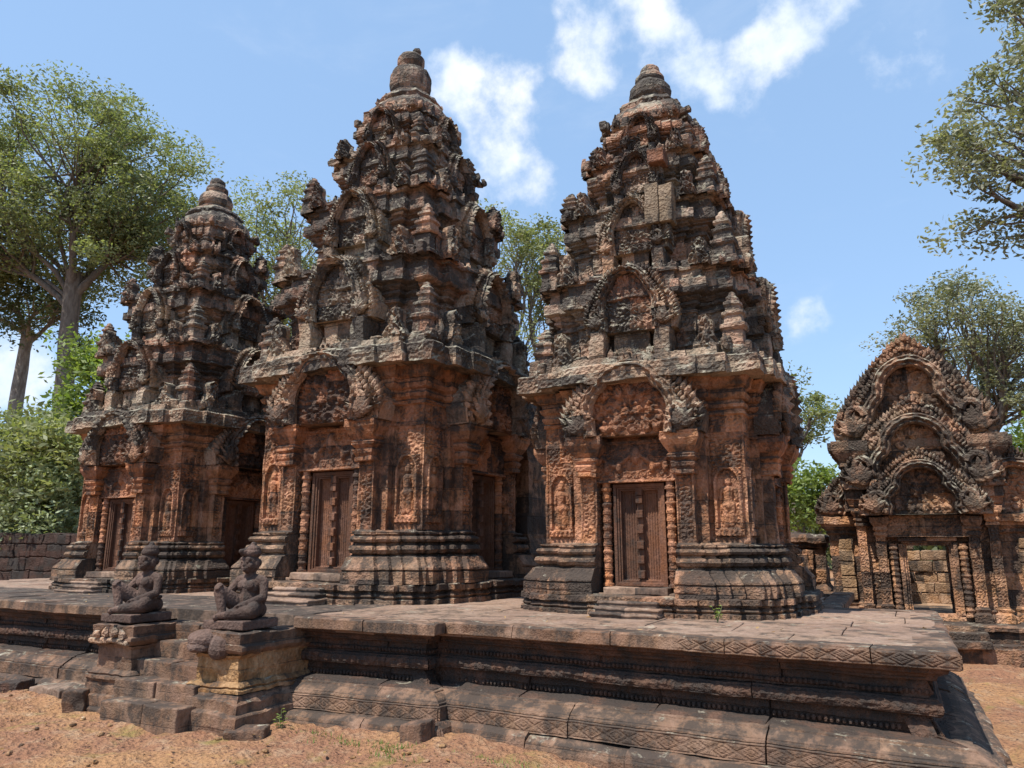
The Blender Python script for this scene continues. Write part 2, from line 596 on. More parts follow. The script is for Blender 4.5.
def course(g, p0, p1, prof, bl, seed, res=0.04, e0=0, e1=0, jit=0.008, gap=0.006, ref=0.0, solid=None, carve=None):
    """one course of separate blocks laid from p0 to p1; prof = (outward offset, z); e0/e1 mitre the ends"""
    rnd = random.Random(seed)
    p0, p1 = np.array(p0, float), np.array(p1, float)
    L = np.linalg.norm(p1 - p0); u = (p1 - p0) / L; nr = np.array([u[1], -u[0]])
    pr = subdiv(prof, res)
    cuts = [0.0]
    while cuts[-1] < L:
        cuts.append(cuts[-1] + rnd.uniform(*bl))
    if L - cuts[-2] < bl[0] * .5 and len(cuts) > 2: cuts.pop(-2)
    cuts[-1] = L
    for i, (a, b) in enumerate(zip(cuts[:-1], cuts[1:])):
        first, last = i == 0, i == len(cuts) - 2
        sa = a + (0 if first else gap / 2); sb = b - (0 if last else gap / 2)
        jo, jz, jr = rnd.uniform(-jit, jit), rnd.uniform(-jit, jit) * .6, rnd.uniform(-jit, jit) * .8
        n = max(1, int(math.ceil((sb - sa) / res)))
        t = np.linspace(0, 1, n + 1)[:, None]
        A = sa - (e0 * pr[:, 0] if first else 0) + 0 * pr[:, 0]
        B = sb + (e1 * pr[:, 0] if last else 0) + 0 * pr[:, 0]
        s = A[None] + (B - A)[None] * t
        o = pr[:, 0][None] + jo + jr * (t - .5)
        if carve is not None: o = o + carve(s, pr[:, 1][None] + 0 * s)
        P = np.stack([p0[0] + u[0] * s + nr[0] * o, p0[1] + u[1] * s + nr[1] * o, pr[:, 1][None] + jz + 0 * s], -1)
        g.grid(P)
        for row in (P[0], P[-1]):
            g.fan(np.vstack([row, [row[-1] - np.array([nr[0], nr[1], 0]) * .15, row[0] - np.array([nr[0], nr[1], 0]) * .15]]))
    return g


def diamonds(period, z0, z1, amp):
    def f(s, z):
        zz = (z - (z0 + z1) / 2) / (z1 - z0) * 2
        x = (s / period) % 1.0 * 2 - 1
        q = np.abs(x) + np.abs(zz)
        m = (np.abs(zz) < .95).astype(float)
        return -amp * m * (np.clip(1.25 - np.abs(q - .98) / .20, 0, 1) + .8 * np.clip(1.2 - np.abs(q - .50) / .14, 0, 1)) - amp * .8 * (np.abs(np.abs(zz) - .99) < .10)
    return f

# ------------------------------------------------------------------ materials
def stone(name, c1, c2, dark=0.5, lichen=0.5, carve=30.0, cstr=0.5, blocks=(2.3, 2.3, 4.7), high=0.0, dk=(.035, .030, .027), zdark=(3.2, 8.0), bdist=0.03, bvar=.55, bcr=.16):
    m = bpy.data.materials.new(name); m.use_nodes = True
    k = NT(m.node_tree); k.n.clear()
    tc = k.node('ShaderNodeTexCoord'); geo = k.node('ShaderNodeNewGeometry'); oi = k.node('ShaderNodeObjectInfo')
    p = tc.outputs['Object']
    wp = geo.outputs['Position']
    sep = k.node('ShaderNodeSeparateXYZ'); k.put(sep.inputs[0], wp)
    sn = k.node('ShaderNodeSeparateXYZ'); k.put(sn.inputs[0], geo.outputs['Normal'])
    nz = sn.outputs[2]
    n_big = k.noise(wp, 1.1, 5, .6)
    n_mid = k.noise(wp, 4.3, 6, .70, .4)
    n_fine = k.noise(wp, 26.0, 4, .72)
    col = k.mix(k.ramp(k.math('ADD', k.math('MULTIPLY', n_big, .6), k.math('MULTIPLY', n_mid, .4)), .36, .62), c1, c2)
    # every block has a tone of its own
    fl = k.vmath('FLOOR', k.vmath('MULTIPLY', p, blocks))
    wn = k.node('ShaderNodeTexWhiteNoise'); k.put(wn.inputs['Vector'], k.vmath('ADD', fl, k.vmath('SCALE', (91.0, 37.0, 53.0), scale=oi.outputs['Random'])))
    tone = k.math('MULTIPLY_ADD', k.math('POWER', wn.outputs['Value'], 1.6), bvar, 1.0 - .40 * bvar)
    col = k.mix(1.0, col, k.node_rgb(tone), 'MULTIPLY')
    hs = k.node('ShaderNodeHueSaturation'); k.put(hs.inputs['Color'], col)
    k.put(hs.inputs['Saturation'], k.ramp(n_mid, .3, .7, .85, 1.12)); k.put(hs.inputs['Value'], k.ramp(n_fine, .25, .75, .70, 1.28))
    col = hs.outputs[0]
    # black crust in patches and rain streaks, thicker the higher the stone stands; some blocks stay clean
    n_st = k.noise(k.vmath('MULTIPLY', wp, (6.5, 6.5, 1.3)), 1.0, 4, .65)
    zz = k.ramp(sep.outputs[2], zdark[0], zdark[1], 0.0, high)
    crust = k.math('ADD', k.math('MULTIPLY', n_mid, .55), k.math('ADD', k.math('MULTIPLY', n_fine, .28), k.math('MULTIPLY', n_st, .35)))
    crust = k.math('ADD', crust, k.math('MULTIPLY', k.math('SUBTRACT', wn.outputs['Value'], .5), -bcr))
    crust = k.ramp(k.math('ADD', crust, k.math('ADD', zz, k.math('MULTIPLY', nz, .05))), .80 - .32 * dark, .96 - .32 * dark)
    col = k.mix(k.math('MULTIPLY', crust, .88), col, dk)
    if blocks[2] > 2:
        so = k.node('ShaderNodeSeparateXYZ'); k.put(so.inputs[0], p)
        fz = k.math('FRACT', k.math('MULTIPLY_ADD', so.outputs[2], blocks[2], k.math('MULTIPLY', n_big, .12)))
        joint = k.math('MULTIPLY', k.ramp(k.math('ABSOLUTE', k.math('SUBTRACT', fz, .5)), .470, .492), k.ramp(n_mid, .40, .55))
        col = k.mix(k.math('MULTIPLY', joint, .65), col, dk)
    # pale grey-green lichen
    n_l = k.noise(k.vmath('ADD', wp, (13.0, 5.0, 2.0)), 5.2, 6, .74, .6)
    lm = k.ramp(k.math('ADD', n_l, k.math('MULTIPLY', nz, .13)), .74 - .16 * lichen, .84 - .16 * lichen)
    n_l2 = k.noise(wp, 17.0, 3, .6)
    col = k.mix(k.math('MULTIPLY', lm, .72), col, k.mix(k.ramp(n_l2, .4, .6), (.25, .23, .17), (.36, .33, .26)))
    b = k.node('ShaderNodeBsdfPrincipled')
    k.put(b.inputs['Base Color'], col)
    b.inputs['Roughness'].default_value = .9
    b.inputs['Specular IOR Level'].default_value = .25
    # chiselled foliage and pitted grain
    dv = k.vmath('ADD', p, k.vmath('SCALE', k.node_noisecol(p, carve * .35), scale=.05))
    v1 = k.voronoi(dv, carve, 'F1'); v2 = k.voronoi(dv, carve * 2.3, 'F1')
    h = k.math('ADD', k.math('MULTIPLY', v1, 1.0), k.math('ADD', k.math('MULTIPLY', v2, .45), k.math('MULTIPLY', n_fine, .55)))
    if blocks[2] > 2: h = k.math('SUBTRACT', h, joint)
    bp = k.node('ShaderNodeBump'); bp.inputs['Strength'].default_value = cstr; bp.inputs['Distance'].default_value = bdist
    k.put(bp.inputs['Height'], h); k.l.new(bp.outputs[0], b.inputs['Normal'])
    k.l.new(b.outputs[0], k.node('ShaderNodeOutputMaterial').inputs[0])
    return m


def _rgb(self, v):
    n = self.node('ShaderNodeCombineColor')
    for i in range(3): self.put(n.inputs[i], v)
    return n.outputs[0]


def _noisecol(self, vec, scale):
    n = self.node('ShaderNodeTexNoise'); self.put(n.inputs['Vector'], vec)
    n.inputs['Scale'].default_value = scale; n.inputs['Detail'].default_value = 2
    return n.outputs['Color']


NT.node_rgb = _rgb
NT.node_noisecol = _noisecol

M = {}
M['wall'] = stone('carved red sandstone', (.34, .128, .052), (.33, .165, .085), .88, .32, 30, .50, high=.16, bcr=.05)
M['low'] = stone('weathered base sandstone', (.25, .118, .060), (.22, .140, .086), 1.0, .45, 36, .50, bcr=.10)
M['tier'] = stone('blackened tower sandstone', (.24, .115, .066), (.21, .170, .128), 1.0, 1.05, 26, .65, bvar=.85, dk=(.044, .040, .036))
M['corn'] = stone('lichened cornice sandstone', (.25, .140, .082), (.24, .195, .142), .90, 1.2, 28, .65, bvar=.7, dk=(.042, .037, .033))
M['ped'] = stone('carved pediment sandstone', (.27, .132, .070), (.24, .168, .114), .92, .92, 34, .6, dk=(.042, .036, .031))
M['tymp'] = stone('carved tympanum sandstone', (.30, .118, .052), (.32, .150, .080), .84, .12, 36, .55)
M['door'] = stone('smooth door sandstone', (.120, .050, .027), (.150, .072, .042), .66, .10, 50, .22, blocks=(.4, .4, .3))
M['plat'] = stone('platform sandstone', (.180, .094, .055), (.210, .130, .083), .86, .32, 55, .28, bvar=.3, bcr=.03)
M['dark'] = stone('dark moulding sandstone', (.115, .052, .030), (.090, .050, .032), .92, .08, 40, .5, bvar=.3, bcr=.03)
M['pave'] = stone('worn paving sandstone', (.180, .112, .078), (.230, .156, .112), .72, .26, 16, .2, blocks=(.01, .01, .01))
M['ochre'] = stone('ochre weathered sandstone', (.36, .205, .082), (.24, .130, .066), .66, .22, 30, .4, bvar=.3, bcr=.03)
M['statue'] = stone('purple brown statue stone', (.072, .045, .035), (.105, .068, .054), .66, .25, 44, .35, blocks=(.01, .01, .01))
M['gate'] = stone('gate sandstone', (.30, .142, .070), (.32, .180, .100), .88, .40, 30, .65, high=.08)
M['brick'] = stone('yellow laterite brick', (.30, .185, .098), (.24, .145, .085), .70, .15, 40, .5, blocks=(3.1, 3.1, 5.2))
M['laterite'] = stone('shade darkened laterite', (.050, .024, .017), (.034, .021, .016), .85, .0, 30, .7)  # base colour kept very dark to stand in for tree shade


def ground_mat():
    m = bpy.data.materials.new('laterite ground'); m.use_nodes = True
    k = NT(m.node_tree); k.n.clear()
    geo = k.node('ShaderNodeNewGeometry'); p = geo.outputs['Position']
    n1 = k.noise(p, .9, 6, .6, .5); n2 = k.noise(p, 5, 8, .65); n3 = k.noise(p, 38, 6, .7)
    n4 = k.noise(k.vmath('ADD', p, (7, 3, 1)), 1.7, 6, .65, .8)
    col = k.mix(k.ramp(n1, .40, .64), (.29, .146, .086), (.39, .214, .106))
    col = k.mix(k.ramp(n2, .48, .74), col, (.42, .285, .180))
    col = k.mix(k.ramp(n3, .50, .66), col, (.085, .045, .038))
    col = k.mix(k.math('MULTIPLY', k.ramp(n4, .55, .70), .70), col, (.24, .20, .06))
    b = k.node('ShaderNodeBsdfPrincipled'); k.put(b.inputs['Base Color'], col)
    b.inputs['Roughness'].default_value = .95; b.inputs['Specular IOR Level'].default_value = .15
    v = k.voronoi(p, 22.0, 'F1')
    bp = k.node('ShaderNodeBump'); bp.inputs['Strength'].default_value = .9; bp.inputs['Distance'].default_value = .05
    k.put(bp.inputs['Height'], k.math('ADD', k.math('MULTIPLY', v, .7), k.math('ADD', n2, k.math('MULTIPLY', n3, .8))))
    k.l.new(bp.outputs[0], b.inputs['Normal'])
    k.l.new(b.outputs[0], k.node('ShaderNodeOutputMaterial').inputs[0])
    return m


def leaf_mat(name, c1, c2, trans=.35):
    m = bpy.data.materials.new(name); m.use_nodes = True
    k = NT(m.node_tree); k.n.clear()
    geo = k.node('ShaderNodeNewGeometry')
    col = k.mix(geo.outputs['Random Per Island'], c1, c2)
    n = k.noise(geo.outputs['Position'], .5, 3)
    hs = k.node('ShaderNodeHueSaturation'); k.put(hs.inputs['Color'], col); k.put(hs.inputs['Value'], k.ramp(n, .3, .7, .75, 1.25))
    b = k.node('ShaderNodeBsdfPrincipled'); k.put(b.inputs['Base Color'], hs.outputs[0]); b.inputs['Roughness'].default_value = .5
    b.inputs['Specular IOR Level'].default_value = .35
    t = k.node('ShaderNodeBsdfTranslucent'); k.put(t.inputs[0], k.mix(1.0, hs.outputs[0], (1.25, 1.3, .6), 'MULTIPLY'))
    x = k.node('ShaderNodeMixShader'); x.inputs[0].default_value = trans
    k.l.new(b.outputs[0], x.inputs[1]); k.l.new(t.outputs[0], x.inputs[2])
    k.l.new(x.outputs[0], k.node('ShaderNodeOutputMaterial').inputs[0])
    return m


def bark_mat(name, c1, c2):
    m = bpy.data.materials.new(name); m.use_nodes = True
    k = NT(m.node_tree); k.n.clear()
    p = k.node('ShaderNodeNewGeometry').outputs['Position']
    n = k.noise(k.vmath('MULTIPLY', p, (1, 1, .35)), 7, 8, .7)
    b = k.node('ShaderNodeBsdfPrincipled'); k.put(b.inputs['Base Color'], k.mix(k.ramp(n, .35, .65), c1, c2)); b.inputs['Roughness'].default_value = .9
    bp = k.node('ShaderNodeBump'); bp.inputs['Strength'].default_value = .6; bp.inputs['Distance'].default_value = .06
    k.put(bp.inputs['Height'], n); k.l.new(bp.outputs[0], b.inputs['Normal'])
    k.l.new(b.outputs[0], k.node('ShaderNodeOutputMaterial').inputs[0])
    return m


M['ground'] = ground_mat()
M['leaf_olive'] = leaf_mat('olive leaves', (.150, .190, .085), (.24, .255, .130), .42)  # tree leaf colours lightened, hazy glare put into them
M['leaf_dark'] = leaf_mat('dark leaves', (.060, .085, .042), (.12, .140, .065))
M['leaf_pale'] = leaf_mat('pale leaves', (.17, .205, .085), (.26, .275, .14), .40)
M['leaf_bright'] = leaf_mat('bright leaves', (.13, .195, .045), (.22, .27, .085), .45)
M['leaf_grey'] = leaf_mat('grey green leaves', (.18, .195, .125), (.26, .265, .175), .35)
M['leaf_shrub'] = leaf_mat('silvery shrub leaves', (.19, .24, .115), (.30, .335, .19), .3)
M['bark'] = bark_mat('grey bark', (.16, .135, .11), (.09, .072, .058))
M['bark_pale'] = bark_mat('pale bark', (.27, .245, .21), (.14, .12, .10))

# ------------------------------------------------------------------ ground
def ground():
    xs = np.unique(np.concatenate([np.linspace(-400, -15, 40), np.arange(-15, 3.6, .045), np.linspace(3.6, 400, 45)]))
    ys = np.unique(np.concatenate([np.linspace(-200, 3.0, 24), np.arange(3.0, 5.8, .045), np.arange(5.8, 13.2, .09), np.linspace(13.2, 500, 50)]))
    X, Y = np.meshgrid(xs, ys, indexing='ij')
    P = np.stack([X.ravel(), Y.ravel(), 0 * X.ravel()], 1)
    z = .035 * vnoise(P * 1.3, 3) + .022 * vnoise(P * 4.1, 4) + .024 * np.abs(vnoise(P * 7.5, 5)) + .012 * vnoise(P * 19, 6)
    near = np.clip(1 - np.maximum(np.abs(P[:, 0] + 5) - 11, 0) / 4, 0, 1) * np.clip(1 - np.maximum(np.abs(P[:, 1] - 7) - 6, 0) / 4, 0, 1)
    side = np.clip((P[:, 0] - .2) / .3, 0, 1)
    P[:, 2] = z * near - .05 + .05 * side * np.clip((P[:, 1] - 5) / 4, 0, 1)
    g = Geo(); g.grid(P.reshape(len(xs), len(ys), 3))
    tag(g.build('ground', M['ground'], smooth=True), kind='structure')


ground()

# ------------------------------------------------------------------ platform
PF = .80


def platform():
    t = thing('temple_platform', 'long low moulded sandstone platform carrying the three towers', 'platform', (-5, 7, 0))
    inv = lambda g: g.xf(lambda v: v - np.array([-5, 7, 0]))
    lines = [((-15, 5.36), (-6.86, 5.36), 0, 0), ((-5.0, 5.42), (-3.53, 5.50), 0, 1), ((-3.53, 5.50), (-3.53, 5.66), 1, -1),
             ((-3.53, 5.66), (.28, 5.44), -1, 1), ((.28, 5.44), (.28, 8.75), 1, 1), ((.28, 8.75), (-.6, 8.75), 1, -1), ((-.6, 8.75), (-.6, 11.6), -1, 0)]
    sides = []
    for i, (a, b, e0, e1) in enumerate(lines):
        if i < 2:
            slab, mould, beads, lotus, plinth, foot = Geo(), Geo(), Geo(), Geo(), Geo(), Geo()
            sides.append((slab, mould, beads, lotus, plinth, foot))
        vis = i in (0, 1, 2, 3)
        r = .03 if vis else .1
        cv = diamonds(.170, .708, .792, .008) if i == 3 else None
        # the western half of the long slab is plain, the eastern half chiselled with lozenges
        if cv:
            base = cv
            cv = lambda s, z, base=base: base(s, z) * np.clip((s - 2.0) / .1, 0, 1) + .012 * vnoise(np.stack([s.ravel() * 9, z.ravel() * 14, 0 * s.ravel()], 1), 3).reshape(s.shape) * np.clip((2.0 - s) / .1, 0, 1)
        course(slab, a, b, [(-.25, PF - .004), (-.02, PF), (0, PF - .012), (0, .705), (-.02, .695), (-.2, .69)], (.55, 1.0), 10 + i, (.008 if i == 3 else r), e0, e1, .012 if i != 3 else .004, .008, carve=cv)
        course(mould, a, b, [(-.3, .70), (-.07, .70), (-.08, .665), (-.13, .65), (-.15, .61), (-.20, .60), (-.20, .555), (-.18, .545), (-.18, .525), (-.20, .515), (-.20, .50)], (.8, 1.4), 20 + i, r, e0, e1, .006)
        lot = (lambda s, z: (.010 * np.abs(np.cos(s * pi / .07)) + .006 * vnoise(np.stack([s.ravel() * 30, z.ravel() * 40, 0 * s.ravel()], 1), 2).reshape(s.shape)) * (np.abs(z - .445) < .042)) if vis else None
        course(lotus, a, b, [(-.21, .50), (-.155, .50), (-.145, .485), (-.135, .48), (-.125, .445), (-.135, .41), (-.15, .40), (-.21, .395)], (.9, 1.5), 30 + i, .018 if vis else .1, e0, e1, .006, carve=lot)
        course(mould, a, b, [(-.21, .395), (-.20, .34), (-.22, .335), (-.22, .285), (-.14, .28), (-.09, .275), (-.03, .268), (-.02, .25), (-.15, .245)], (.7, 1.3), 40 + i, r, e0, e1, .01)
        cd = diamonds(.19, .055, .155, .005) if vis else None
        course(plinth, a, b, [(-.10, .262), (-.01, .256), (.015, .252), (.018, .240), (.035, .236), (.100, .198), (.104, .186), (.122, .183), (.124, .172), (.112, .168), (.146, .161), (.148, .05), (.10, .045)], (.8, 1.5), 50 + i, .009 if i in (1, 3) else r, e0, e1, .012, .01, carve=cd)
        course(foot, a, b, [(.05, .055), (.19, .05), (.235, .02), (.25, -.03), (.25, -.16)], (.6, 1.3), 60 + i, r, e0, e1, .022, .014)
        if vis:
            A, B = np.array(a), np.array(b); L = np.linalg.norm(B - A); u = (B - A) / L; nr = np.array([u[1], -u[0]])
            rnd = random.Random(i)
            for off, z, rr, stp in ((-.175, .535, .014, .036), (-.195, .31, .015, .037)):
                s = -e0 * off + .03
                while s < L + e1 * off - .03:
                    if rnd.random() > .06:
                        p = A + u * s + nr * off
                        ball(mould, (p[0], p[1], z), (rr, rr, rr * 1.3), 6, 4)
                    s += stp
    for slab, mould, beads, lotus, plinth, foot in sides:
      for g, sd_, am in ((slab, 1, .0035), (plinth, 2, .004), (foot, 3, .008), (mould, 4, .006), (lotus, 5, .005)):
        g.xf(lambda v: weather(v, sd_, am * .8, am, am * .5, 0))
      inv(slab).build('cornice_slab', M['plat'], t)
      inv(mould).build('moulding', M['dark'], t)
      inv(lotus).build('lotus_band', M['dark'], t)
      inv(plinth).build('plinth', M['plat'], t)
      inv(foot).build('foot_course', M['plat'], t)
    # paving stones
    rnd = random.Random(5)
    pav = Geo()
    y = 5.52
    while y < 11.6:
        d = rnd.uniform(.42, .7)
        x = -15 + rnd.uniform(0, .5)
        while x < .22:
            w = rnd.uniform(.6, 1.25)
            x1 = min(x + w, .22)
            ok = x1 - x > .1 and not (y + d > 8.7 and x1 > -.62) and not (x < -3.4 and False)
            y0, y1 = y, y + d
            if x1 < -3.53: y0 = max(y0, 5.45)
            if ok and not (y < 5.65 and -3.53 < x1):
                rbox(pav, ((x + x1) / 2, (y0 + y1) / 2, PF - .062 + rnd.uniform(-.006, .005)), (x1 - x - .006, y1 - y0 - .006, .12), .008, .12, 0, (rnd.uniform(-.006, .006), rnd.uniform(-.006, .006)))
            elif ok:
                rbox(pav, ((x + x1) / 2, (5.68 + y1) / 2 + .02, PF - .064), (x1 - x - .006, max(.08, y1 - 5.70), .12), .008, .12)
            x = x1 if x1 < .22 else 9
        y += d
    pav.xf(lambda v: weather(v, 8, .006, .004, .002, 0))
    inv(pav).build('paving', M['pave'], t)
    fill = Geo()
    for (x0, x1, y0, y1) in ((-15, -7.0, 5.6, 11.6), (-7.0, -3.75, 5.7, 11.6), (-3.75, -.8, 5.85, 11.6), (-.8, .06, 5.85, 8.6)):
        rbox(fill, ((x0 + x1) / 2, (y0 + y1) / 2, .37), (x1 - x0, y1 - y0, .80), .01, 2)
    inv(fill).build('core', M['dark'], t)


platform()


def stairway():
    t = thing('stone_stairway', 'worn stone stair climbing onto the platform between the two seated guardians', 'stairs', (-5.95, 5.0, 0))
    rnd = random.Random(3)
    steps = [(-6.44, -5.46, 5.22, 5.75, .69), (-6.44, -5.46, 5.03, 5.40, .55), (-6.44, -5.46, 4.86, 5.22, .41), (-6.40, -5.40, 4.68, 5.05, .27), (-6.30, -5.34, 4.50, 4.86, .13)]
    for (x0, x1, y0, y1, zt) in steps:
        g = Geo()
        x = x0
        while x < x1 - .05:
            xe = min(x1, x + rnd.uniform(.38, .6))
            if x1 - xe < .16: xe = x1
            rbox(g, ((x + xe) / 2, (y0 + y1) / 2 + rnd.uniform(-.015, .015), zt / 2 - .06 + rnd.uniform(-.008, .008)), (xe - x - .008, y1 - y0, zt + .12), .014, .035, rnd.uniform(-.015, .015), (rnd.uniform(-.02, .02), rnd.uniform(-.03, .01)))
            x = xe
        g.xf(lambda v: weather(v, 14, .006, .007, .005, 0) - np.array([-5.95, 5.0, 0]))
        g.build('step', M['plat'], t)


stairway()


def cheek(x0, x1, name_label, seed, ochre, lion):
    """pedestal at the front end of a stair wall; front towards -Y"""
    yf = 4.80
    cx = (x0 + x1) / 2; w = x1 - x0; c0 = np.array([cx, 5.05, 0])
    t = thing('statue_pedestal', name_label, 'pedestal', tuple(c0), group='pedestals flanking the stair')
    P = lambda d: np.array([(x0 - d, yf - d), (x1 + d, yf - d), (x1 + d, 5.62), (x0 - d, 5.62)])
    K = [1, 1, 0, 1]
    b = Geo(); bo = .16 if lion else .07
    sweep(b, P(0), K, [(bo, -.15), (bo, .09), (bo - .01, .10), (bo * .65, .105), (bo * .65, .18), (bo * .4, .20), (.05, .235), (.0, .24)], .03)
    s = Geo()
    sweep(s, P(0), K, [(.06, .235), (.06, .26), (.03, .27), (.045, .285), (.02, .31), (-.01, .32), (-.01, .50), (.0, .51), (.01, .53)], .025)
    tp = Geo()
    sweep(tp, P(0), K, [(.0, .525), (.03, .55), (.045, .57), (.045, .60), (.02, .615), (.03, .70), (.0, .71), (-.2, .712)], .025)
    for g, q in ((b, 1), (s, 2), (tp, 3)):
        g.xf(lambda v: weather(v, seed + q, .007, .008, .006, .010, (.5, .5, .2)) - c0)
    b.build('base_moulding', M['plat'], t); s.build('shaft', M['ochre'] if ochre else M['plat'], t); tp.build('cornice', M['plat'], t)
    if lion:
        l = Geo()
        ball(l, (x0 + .12, yf - .02, .62), (.15, .13, .085), 14, 9); ball(l, (x0 + .30, yf + .02, .58), (.13, .11, .12), 14, 9); ball(l, (x0 + .12, yf - .07, .57), (.12, .09, .05), 12, 8)
        l.xf(lambda v: weather(v, 77, .03, .02, .008, 0) - c0)
        l.build('worn_lion_carving', M['statue'], t)
    else:
        l = Geo()
        for q in range(4):
            leafstone(l, (x0 + .06 + q * w / 4, yf - .06, .60), RAD(40 + 30 * q), .11, .05, .035)
        rbox(l, (cx - .02, yf - .045, .565), (w + .02, .06, .05), .02, .03)
        l.xf(lambda v: weather(v, 78, .02, .015, .008, 0) - c0)
        l.build('carved_frieze', M['corn'], t)
    # the thin plinth the guardian is carved on
    return t


cheek(-5.52, -5.00, 'ochre stained pedestal with a worn lion head carving, right of the stair', 5, True, True)
cheek(-6.88, -6.36, 'greyer pedestal with a broken carved frieze, left of the stair', 25, False, False)


# ------------------------------------------------------------------ guardians
def capsule(g, a, b, ra, rb, n=12):
    a, b = np.array(a, float), np.array(b, float)
    d = b - a; L = max(np.linalg.norm(d), 1e-5)
    pts, rad = [], []
    for q in np.linspace(-pi / 2, 0, 5): pts.append(a + d / L * ra * sin(q)); rad.append(max(ra * cos(q), .0008))
    for q in np.linspace(0, pi / 2, 5): pts.append(b + d / L * rb * sin(q)); rad.append(max(rb * cos(q), .0008))
    pts = np.array(pts); rad = np.array(rad)
    T = d / L
    ref = np.array([0, 0, 1.]) if abs(T[2]) < .8 else np.array([1., 0, 0])
    A = np.cross(T, ref); A /= np.linalg.norm(A); B = np.cross(T, A)
    an = np.linspace(0, 2 * pi, n, endpoint=False)
    V = pts[:, None] + rad[:, None, None] * (np.cos(an)[None, :, None] * A + np.sin(an)[None, :, None] * B)
    m = len(pts); i = np.arange(m * n).reshape(m, n)
    Q = np.stack([i[:-1], np.roll(i[:-1], -1, 1), np.roll(i[1:], -1, 1), i[1:]], -1).reshape(-1, 4)
    V = np.vstack([V.reshape(-1, 3), pts[0], pts[-1]])
    T_ = [(q, m * n, (q + 1) % n) for q in range(n)] + [((m - 1) * n + (q + 1) % n, m * n + 1, (m - 1) * n + q) for q in range(n)]
    g.add(V, Q, T_)


def ellip(g, c, r, n=18, m=10):
    k = Geo(); capsule(k, (0, 0, -.0001), (0, 0, .0001), 1, 1, n)
    g.add(k.V[0] * np.array(r) + np.array(c), k.Q[0], k.T[0])


def fuse(g, name, mat, voxel, it=3):
    """one continuous surface from overlapping volumes"""
    me = g.mesh(name, mat)
    o = bpy.data.objects.new(name, me); COL.objects.link(o)
    r = o.modifiers.new('r', 'REMESH'); r.mode = 'VOXEL'; r.voxel_size = voxel
    s = o.modifiers.new('s', 'SMOOTH'); s.factor = .5; s.iterations = it
    dg = bpy.context.evaluated_depsgraph_get()
    m2 = bpy.data.meshes.new_from_object(o.evaluated_get(dg))
    m2.name = name
    bpy.data.objects.remove(o)
    m2.polygons.foreach_set('use_smooth', np.ones(len(m2.polygons), bool))
    if not m2.materials: m2.materials.append(mat)
    o = bpy.data.objects.new(name, m2); COL.objects.link(o)
    return o


